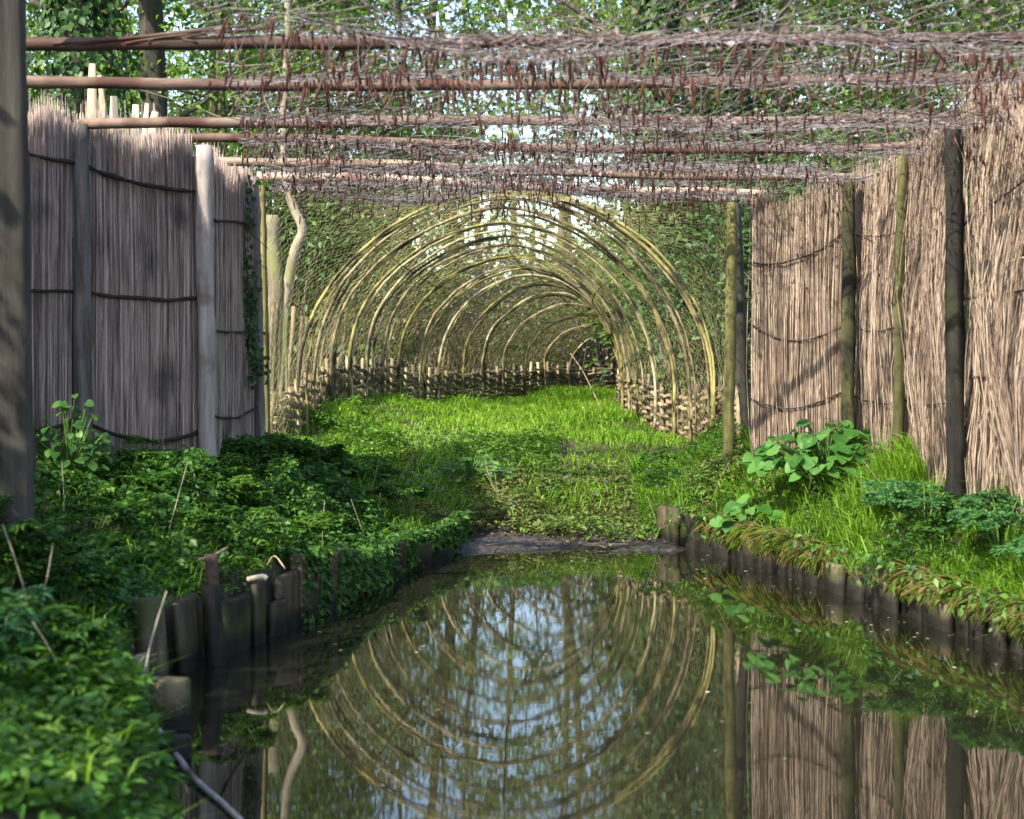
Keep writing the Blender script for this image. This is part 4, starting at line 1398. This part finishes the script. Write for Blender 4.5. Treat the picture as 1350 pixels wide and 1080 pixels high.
for k in range(16):
    y_ = 7.6 + 5.0 * rng.random()
    x_ = float(xl(y_)) - 0.15 - 1.0 * rng.random()
    parsley_plant('feathery weed sprouting among the dark herbs of the shaded bank', (x_, y_), 0.16 + 0.16 * rng.random(), 0.2 + 0.1 * rng.random(), 8, M['herb'] if k % 3 else M['clover'], group='feathery weeds in the shaded herbs')
for k in range(7):
    y_ = 4.6 + 2.0 * rng.random()
    x_ = float(xl(y_)) - 0.3 - 0.6 * rng.random()
    parsley_plant('feathery weed standing in the clover of the foreground bank', (x_, y_), 0.16 + 0.1 * rng.random(), 0.16, 7, M['herb'] if k % 2 else M['parsley'], group='feathery weeds in the foreground clover')
a = Acc()
for k in range(55):
    y_ = 4.5 + 9 * rng.random()
    left_ = rng.random() < 0.6
    x_ = float(xl(y_)) - 0.1 - 1.4 * rng.random() if left_ else float(xr(y_)) + 0.05 + 0.9 * rng.random()
    if y_ > 12.6:
        x_ = -1 + 2.4 * rng.random()
    b0 = np.array([x_, y_, float(gz(x_, y_))])
    e0 = b0 + np.array([rng.normal(0, 0.12), rng.normal(0, 0.12), 0.15 + 0.3 * rng.random()])
    pts = spline([b0, (b0 + e0) / 2 + rng.normal(0, 0.02, 3), e0], 5)
    strands(a, pts[:-1], pts[1:], 0.0015, np.full(4, rng.random()))
tag(build(a, 'dead_stalks', M['twig_pale']), 'thin dead stalks standing among the bank plants', 'stalks', kind='stuff')

for at, h, lab in [((-2.02, 6.72), 0.40, 'bushy feathery weed right at the foot of the thick dark post'), ((-2.25, 6.8), 0.44, 'tall feathery weed on the far side of the thick dark post'), ((-1.82, 6.95), 0.34, 'feathery weed between the thick dark post and the water')]:
    parsley_plant(lab, at, h, 0.26, 13, M['herb'], group='feathery weeds at the thick post')

# ivy hanging on the narrow screen
root = thing('hanging_ivy', 'dark ivy hanging down the edge of the narrow grey screen', 'ivy', (-1.93, 12.6, 1.2))
vine = spline([P(322, 232, 12.7), P(318, 300, 12.5), P(324, 380, 12.5), P(328, 440, 12.6), P(334, 500, 12.8)], 30) + np.array([0.02, 0, 0])
a = Acc()
tube(a, vine, 0.006, 5)
build(a, 'stem', M['twig'], root)
n = 420
k = (rng.random(n) ** 0.8 * 29).astype(int)
C = vine[k] + rng.normal(0, 1, (n, 3)) * np.array([0.04, 0.05, 0.05])
a = Acc()
leaves(a, C, unit(n) * 0.6 + np.array([0.5, -0.8, 0.3]), unit(n) * 0.6 + np.array([0, 0, -0.8]), 0.045, 0.04, 0.1)
build(a, 'foliage', M['ivy'], root, smooth=False)
a = Acc()
for q in range(26):
    s = vine[int(rng.random() * 8)] + rng.normal(0, 0.04, 3)
    tube(a, spline([s, s + np.array([rng.normal(0, 0.05), -0.05, -0.12]), s + np.array([rng.normal(0, 0.08), -0.04, -0.32])], 6), 0.003, 3, caps=False)
build(a, 'dead_tendrils', M['twig'], root)


# ------------------------------------------------------------------ trees, shrubs and woodland
def tree_parts(H, r0, lean, nlimb, limb_from, limb_len, rise, leafn, lsize, clump, sides=7, curve=0.25, twig_n=5):
    """trunk with limbs, and leaf positions gathered at the twigs"""
    wood, crown = Acc(), Acc()
    n = 16
    t = np.linspace(0, 1, n)
    trunk = np.stack([lean[0] * H * t, lean[1] * H * t, H * t - 0.3], axis=1)
    w = wob(n, curve, 3) * (t[:, None] * (1 - 0.2 * t[:, None]))
    w[:, 2] = 0
    trunk = trunk + w
    rad = r0 * (1 - 0.75 * t) * (1 + 0.35 * np.exp(-t * 18))
    tube(wood, trunk, rad, sides, caps=False, r=0.5)
    tips = []
    for k in range(nlimb):
        f = limb_from + (1 - limb_from) * (k + rng.random()) / nlimb
        p = np.array([np.interp(f, t, trunk[:, c]) for c in range(3)])
        th = k * 2.4 + rng.normal(0, 0.4)
        ln = limb_len * (1.15 - 0.7 * f) * (0.7 + 0.6 * rng.random())
        dirn = np.array([math.cos(th), math.sin(th), rise * (0.5 + rng.random())])
        dirn /= np.linalg.norm(dirn)
        b = spline([p, p + dirn * ln * 0.5 + rng.normal(0, 0.10 * ln, 3), p + dirn * ln + np.array([0, 0, 0.12 * ln]) + rng.normal(0, 0.12 * ln, 3)], 8)
        rr = max(0.012, np.interp(f, t, rad) * 0.45)
        tube(wood, b, np.linspace(rr, rr * 0.25, 8), 5, caps=False, r=0.5)
        for q in range(twig_n):
            s = b[int(2 + rng.random() * 5.9)]
            d2 = dirn * 0.6 + unit(1)[0] * 0.9
            l2 = ln * (0.25 + 0.35 * rng.random())
            tw = spline([s, s + d2 * l2 * 0.5 + rng.normal(0, 0.06 * l2, 3), s + d2 * l2], 5)
            tube(wood, tw, np.linspace(rr * 0.3, rr * 0.1, 5).clip(0.005), 3, caps=False, r=0.5)
            for g in (2, 3, 4):
                tips.append(tw[g])
    tips = np.array(tips)
    if leafn:
        pick = tips[rng.integers(0, len(tips), leafn)]
        # clumps: leave some twigs bare
        C = pick + rng.normal(0, clump, (leafn, 3))
        s = lsize * (0.6 + 0.8 * rng.random(leafn))
        leaves(crown, C, unit(leafn) * 0.8 + np.array([0, 0, 0.5]), unit(leafn), s, s * 0.62, 0.15, np.clip(0.5 + 0.25 * rng.normal(0, 1, leafn), 0, 1))
    return wood, crown, trunk, rad


def place(meshes, name, label, cat, loc, rz=0.0, sc=1.0, group=None):
    o = bpy.data.objects.new(name, None)
    COL.objects.link(o)
    o.location = loc
    o.rotation_euler = (0, 0, rz)
    o.scale = (sc, sc, sc)
    tag(o, label, cat, group)
    for nm, me in meshes:
        link(nm, me, o)
    return o


variants = []
specs = [  # H, r0, limbs, from, len, rise, leaves, size, clump, bark, leaf
    (11, 0.16, 16, 0.22, 3.0, 0.7, 9000, 0.10, 0.22, 'bark', 'leaf_spring'),
    (13, 0.20, 16, 0.30, 3.4, 0.9, 7000, 0.10, 0.25, 'bark_dark', 'leaf_mid'),
    (9, 0.09, 12, 0.20, 2.0, 0.9, 5000, 0.09, 0.18, 'bark', 'leaf_spring'),
    (12, 0.15, 18, 0.25, 2.6, 1.0, 3000, 0.09, 0.25, 'bark', 'leaf_spring'),
    (8, 0.10, 20, 0.08, 2.2, 0.6, 9000, 0.10, 0.22, 'bark_dark', 'leaf_mid'),
]
for (H, r0, nl, lf, ll, rise, n, sz, cl, bk, lm) in specs:
    w, c, tr, rd = tree_parts(H, r0, (rng.normal(0, 0.03), 0), nl, lf, ll, rise, n, sz, cl)
    variants.append([('trunk', w.mesh('trunk', M[bk])), ('crown', c.mesh('crown', M[lm], smooth=False))])


def ivy_mesh(trunk, rad, n, z1, spread):
    a = Acc()
    zt = z1 * rng.random(n) ** 0.9
    cx = np.interp(zt, trunk[:, 2], trunk[:, 0])
    cy = np.interp(zt, trunk[:, 2], trunk[:, 1])
    rr = np.interp(zt, trunk[:, 2], rad) + spread * (0.3 + noise2(zt, zt * 0, 1.1, 61)) * rng.random(n) ** 0.6
    th = rng.random(n) * 6.283
    rr = rr * (0.7 + 0.6 * noise2(th * 1.5, zt, 1.3, 62))
    C = np.stack([cx + np.cos(th) * rr, cy + np.sin(th) * rr, zt], axis=1)
    N = np.stack([np.cos(th), np.sin(th), 0.4 + 0 * th], axis=1) + 0.6 * unit(n)
    s = 0.06 + 0.06 * rng.random(n)
    leaves(a, C, N, unit(n) * 0.6 + np.array([0, 0, -0.8]), s, s * 0.85, 0.1)
    return a.mesh('ivy', M['ivy'], smooth=False)


w, c, tr, rd = tree_parts(12, 0.24, (0, 0), 12, 0.35, 3.2, 0.8, 5000, 0.09, 0.25)
ivy_tree = [('trunk', w.mesh('trunk', M['bark_dark'])), ('crown', c.mesh('crown', M['leaf_mid'], smooth=False)), ('ivy', ivy_mesh(tr, rd, 9000, 8.5, 0.55))]
w, c, tr, rd = tree_parts(12, 0.15, (0.02, 0), 14, 0.3, 3.0, 0.9, 5000, 0.09, 0.25)
ivy_tree2 = [('trunk', w.mesh('trunk', M['bark'])), ('crown', c.mesh('crown', M['leaf_spring'], smooth=False)), ('ivy', ivy_mesh(tr, rd, 5000, 6.5, 0.25))]


def at_px(x, d):
    X_ = (x - 675) / FPX * d
    return (X_, d, float(gz(X_, d)))


place(ivy_tree, 'ivy_clad_tree', 'thick tree smothered in dark ivy behind the grey screens', 'tree', at_px(92, 19), 0.3, 1.0)
TREES = [  # px, distance, variant, scale, label
    (133, 21, 3, 1.0, 'slender dark trunked tree next to the ivy smothered tree'),
    (157, 24, 0, 1.0, 'leafy tree just past the slender trunk behind the grey screens'),
    (202, 20.5, 1, 1.05, 'stout straight dark trunk rising behind the wide grey screen'),
    (262, 27, 0, 1.1, 'bright spring green tree behind the stout dark trunk'),
    (318, 24, 2, 1.0, 'young spring tree behind the slim pale post'),
    (430, 30, 4, 1.0, 'bushy dark tree beyond the netted tunnel flank'),
    (505, 36, 2, 1.1, 'spring green tree rising above the tunnel flank'),
    (600, 33, 3, 1.0, 'bare limbed tree seen through the tunnel hoops'),
    (636, 39, 2, 1.1, 'thin tree behind the bare limbed tree'),
    (735, 44, 3, 1.1, 'sparse tree far beyond the tunnel end'),
    (842, 27, 3, 0.95, 'pale trunk standing just outside the tunnel bend'),
    (905, 20.5, 3, 0.8, 'grey trunk leaning next to the forked trunk'),
    (925, 31, 2, 1.0, 'thin tree between forked trunk and green post'),
    (1045, 30, 0, 1.0, 'spring tree behind the smooth sunlit screen'),
    (1060, 31, 4, 1.3, 'dense bushy tree rising above the smooth sunlit screen'),
    (1330, 31, 4, 1.4, 'dense bushy tree rising far behind the shaggy screen'),
    (1105, 36, 3, 1.0, 'sparse tree above the sunlit screens'),
    (1215, 27, 1, 1.0, 'dark tree above the slanting reed screen'),
    (1290, 25, 0, 0.9, 'green tree above the shaggy reed screen'),
    (1395, 22, 4, 1.0, 'bushy tree past the end of the shaggy screen'),
    (345, 32, 0, 1.05, 'spring tree far behind the crooked pale tree'),
    (400, 26, 4, 0.9, 'dark bushy tree pressing on the tunnel netting'),
    (965, 28, 4, 1.0, 'bushy tree behind the slim green post'),
    (-60, 24, 0, 1.0, 'spring tree hidden past the thick dark post'),
]
for k, (x, d, v, s, lab) in enumerate(TREES):
    place(variants[v], 'woodland_tree', lab, 'tree', at_px(x, d), k * 1.7, s, 'trees behind the tunnel')
place(ivy_tree2, 'ivy_clad_tree', 'forked trunk with thin ivy beside the tunnel netting', 'tree', at_px(884, 19.0), 1.0, 0.95)
place(ivy_tree2, 'ivy_clad_tree', 'ivy wrapped trunk behind the dark leaning post', 'tree', at_px(985, 22), 2.6, 0.9)

# slim crooked pale tree and broken trunk left of the tunnel
D = 17.3
root = thing('crooked_tree', 'slim crooked pale tree beside the tunnel netting', 'tree', (P(372, 520, D)[0], D, 0.78))
a = Acc()
tube(a, spline([P(366, 540, D), P(372, 430, D), P(381, 370, D), P(389, 330, D), P(399, 303, D), P(388, 275, D), P(378, 240, D), P(374, 150, D), P(380, 40, D), P(376, -80, D)], 40), np.linspace(0.062, 0.035, 40), 8)
build(a, 'trunk', M['bark_pale'], root)
a = Acc()
for k in range(14):
    s = P(378 + rng.normal(0, 3), 200 - 22 * k, D)
    e = s + np.array([rng.normal(0, 0.7), rng.normal(0, 0.5), 0.35 + 0.3 * rng.random()])
    tube(a, spline([s, (s + e) / 2 + rng.normal(0, 0.06, 3), e], 6), np.linspace(0.012, 0.004, 6), 4, caps=False)
build(a, 'limbs', M['bark_pale'], root)
n = 1500
C = P(378, 0, D) + rng.normal(0, 1, (n, 3)) * np.array([0.7, 0.6, 1.1])
a = Acc()
leaves(a, C, unit(n) * 0.8 + np.array([0, 0, 0.5]), unit(n), 0.07, 0.045)
build(a, 'crown', M['leaf_spring'], root, smooth=False)

D = 16.6
a = Acc()
tube(a, spline([P(366, 540, D), P(364, 420, D), P(361, 330, D), P(360, 283, D)], 12) + wob(12, 0.008, 1), np.linspace(0.085, 0.072, 12) * (1 + rng.normal(0, 0.04, 12)), 9)
tag(build(a, 'broken_trunk', M['bark_pale'], origin=P(366, 540, D)), 'pale broken off trunk behind the stick fence', 'trunk')
# fence of upright sticks
root = thing('stick_fence', 'low fence of upright grey sticks behind the slim pale post', 'fence', (-2.35, 15.9, 0.75))
for k in range(13):
    x = -2.45 + 0.042 * k + rng.normal(0, 0.006)
    a = Acc()
    h = 1.95 - 0.02 * k + rng.normal(0, 0.05)
    tube(a, np.linspace((x, 15.9 + rng.normal(0, 0.02), 0.6), (x + rng.normal(0.02, 0.03), 15.9 + rng.normal(0, 0.02), h), 6) + wob(6, 0.006, 1), 0.017 + 0.006 * rng.random(), 6)
    build(a, 'stick', M['bark'] if k % 2 else M['weave_dark'], root)


def shrub(name, label, loc, rx, ry, h, nclump, n, lsize, lmat, tmat, ntw, group, dens=0.35):
    root = thing(name, label, 'shrub', loc, group)
    loc = np.array(loc)
    a = Acc()
    tips = []
    for k in range(ntw):
        th = rng.random() * 6.283
        q = math.sqrt(rng.random())
        e = loc + np.array([math.cos(th) * rx * q, math.sin(th) * ry * q, h * (0.5 + 0.55 * rng.random()) * (1 - 0.4 * q * q)])
        b = loc + np.array([math.cos(th) * rx * q * 0.35, math.sin(th) * ry * q * 0.35, -0.1])
        pts = spline([b, b + (e - b) * 0.5 + rng.normal(0, 0.10, 3), e], 7)
        tube(a, pts, np.linspace(0.016, 0.004, 7), 3, caps=False)
        for g in range(3):
            s = pts[3 + int(rng.random() * 3.9)]
            e2 = s + unit(1)[0] * 0.45 + np.array([0, 0, 0.2])
            tube(a, np.array([s, (s + e2) / 2 + rng.normal(0, 0.03, 3), e2]), [0.005, 0.004, 0.003], 3, caps=False)
            tips.append(e2)
        tips.append(e)
    build(a, 'twigs', M[tmat], root)
    tips = np.array(tips)
    sel = tips[rng.integers(0, len(tips), nclump)]
    pick = sel[rng.integers(0, nclump, n)]
    C = pick + rng.normal(0, dens, (n, 3)) * np.array([1, 1, 0.8])
    C[:, 2] = np.maximum(C[:, 2], loc[2] + 0.05)
    a = Acc()
    s = lsize * (0.6 + 0.8 * rng.random(n))
    leaves(a, C, unit(n) * 0.8 + np.array([0, -0.1, 0.5]), unit(n), s, s * 0.62, 0.15, np.clip(0.5 + 0.25 * rng.normal(0, 1, n), 0, 1))
    build(a, 'foliage', M[lmat], root, smooth=False)
    return root


SH = [  # px, d, rx, ry, h, leaf mat, twig mat, n, label
    (60, 20, 1.6, 1.0, 3.2, 'ivy', 'twig', 5000, 'dark evergreen shrub behind the leftover stakes'),
    (210, 25, 2.0, 1.2, 4.0, 'leaf_spring', 'bark', 6000, 'spring green thicket behind the wide grey screen'),
    (330, 22, 1.3, 1.0, 2.8, 'leaf_spring', 'bark', 4000, 'spring green shrub behind the broken trunk'),
    (425, 21, 1.0, 0.8, 2.6, 'ivy', 'twig', 5200, 'dark shrub pressed against the outside of the netting'),
    (500, 27, 1.8, 1.0, 3.2, 'leaf_spring', 'twig', 5000, 'green thicket seen through the first hoops'),
    (590, 27, 1.6, 0.9, 2.0, 'leaf_dry', 'twig', 4500, 'brown leafless thicket seen through the hoops'),
    (680, 29, 1.7, 0.9, 2.2, 'leaf_dry', 'twig', 4500, 'purplish brown thicket beyond the far hurdle'),
    (760, 26, 1.3, 0.8, 1.5, 'leaf_spring', 'twig', 3800, 'low green shrub right behind the far hurdle'),
    (820, 25, 1.1, 0.8, 2.0, 'leaf_dry', 'twig', 3400, 'brown thicket outside the tunnel bend'),
    (900, 22, 1.0, 0.8, 2.2, 'leaf_spring', 'twig', 4200, 'green shrub between the tunnel and the slim green post'),
    (955, 18.5, 0.8, 0.6, 3.0, 'ivy', 'twig', 5200, 'glossy dark shrub behind the slim green post'),
    (1010, 19.5, 0.8, 0.6, 2.9, 'leaf_mid', 'twig', 3600, 'green shrub behind the smooth reed screen'),
    (1140, 24, 2.2, 1.0, 3.6, 'leaf_mid', 'bark', 4200, 'green thicket above the sunlit screens'),
    (1330, 22, 2.0, 1.0, 4.0, 'leaf_spring', 'bark', 4500, 'spring thicket above the shaggy screen'),
    (-1080, 5.2, 0.9, 1.0, 3.1, 'leaf_mid', 'twig', 5000, 'unseen leafy bush added to shade the foreground bank'),  # this and the next two: out of view, added to shade the near bank
    (-880, 6.4, 0.9, 0.9, 3.2, 'leaf_mid', 'twig', 5000, 'unseen leafy bush added for shade beyond the thick dark post'),
    (-1400, 3.6, 0.9, 1.0, 3.1, 'leaf_mid', 'twig', 5000, 'unseen leafy bush added behind the viewpoint to shade the bank'),
]
for (x, d, rx, ry, h, lm, tm, n, lab) in SH:
    shrub('woodland_shrub', lab, at_px(x, d), rx, ry, h, 46, n, 0.085 if lm != 'leaf_dry' else 0.06, lm, tm, 46 if lm != 'leaf_dry' else 110, 'shrubs behind the tunnel')

# distant woodland: one mass of trunks, twigs and leaves
a, b_ = Acc(), Acc()
nt_ = 165
for k in range(nt_):
    d = 46 + 40 * rng.random()
    x = (rng.random() - 0.5) * 80
    if abs(x - 0.02 * d) < 3.2 and k % 4:              # trees thinned out here so more sky shows in the water
        continue
    z0 = float(gz(x, d))
    H = 9 + 6 * rng.random()
    pts = np.linspace((x, d, z0 - 0.3), (x + rng.normal(0, 0.8), d, z0 + H), 6) + wob(6, 0.12, 1)
    tube(a, pts, np.linspace(0.10 + 0.12 * rng.random(), 0.03, 6), 5, caps=False, r=0.5)
    n = 420
    dens = noise2(x, d, 0.10, 71)
    cl = pts[3:][rng.integers(0, 3, 8)] + rng.normal(0, 1.4, (8, 3))
    C = cl[rng.integers(0, 8, n)] + rng.normal(0, 0.55, (n, 3))
    s = 0.22 + 0.18 * rng.random(n)
    leaves(b_, C, unit(n) + np.array([0, 0, 0.4]), unit(n), s, s * 0.6)
    n = 380                                            # understorey
    cl = np.array([x, d, z0]) + rng.normal(0, 1, (7, 3)) * np.array([1.6, 1.2, 0.1]) + np.array([0, 0, 0.4]) + rng.random((7, 1)) * np.array([0, 0, 2.6])
    C = cl[rng.integers(0, 7, n)] + rng.normal(0, 0.5, (n, 3))
    C[:, 2] = np.maximum(C[:, 2], z0 + 0.05)
    s = 0.18 + 0.18 * rng.random(n)
    leaves(b_, C, unit(n) + np.array([0, 0, 0.4]), unit(n), s, s * 0.6)
tag(build(a, 'distant_trunks', M['bark']), 'far trunks of the wood beyond the tunnel', 'woodland', kind='stuff')
tag(build(b_, 'distant_foliage', M['leaf_mid'], smooth=False), 'far foliage of the wood beyond the tunnel', 'woodland', kind='stuff')

# woodland floor plants around the tunnel and behind the screens
n = 26000
x = -14 + 28 * rng.random(n)
y = 14 + 26 * rng.random(n)
ok = ((x < np.interp(y, [14, 22.6, 23], [-2.1, 0.3, 99]) - 0.1) | (x > np.interp(y, [14, 19, 22.6, 23], [1.9, 1.5, 2.2, -99]) + 0.15))
x, y = x[ok], y[ok]
a = Acc()
C = np.stack([x, y, gz(x, y) + 0.02 + 0.35 * rng.random(len(x)) * noise2(x, y, 0.8, 72)], axis=1)
s = 0.05 + 0.06 * rng.random(len(x))
leaves(a, C, unit(len(x)) * 0.7 + np.array([0, 0, 0.9]), unit(len(x)), s, s * 0.6, 0.15)
tag(build(a, 'woodland_floor_cover', M['leaf_mid'], smooth=False), 'low green plants on the woodland floor around the tunnel', 'ground cover', kind='stuff')

for o in scene.objects:
    if '_o' in o:
        del o['_o']
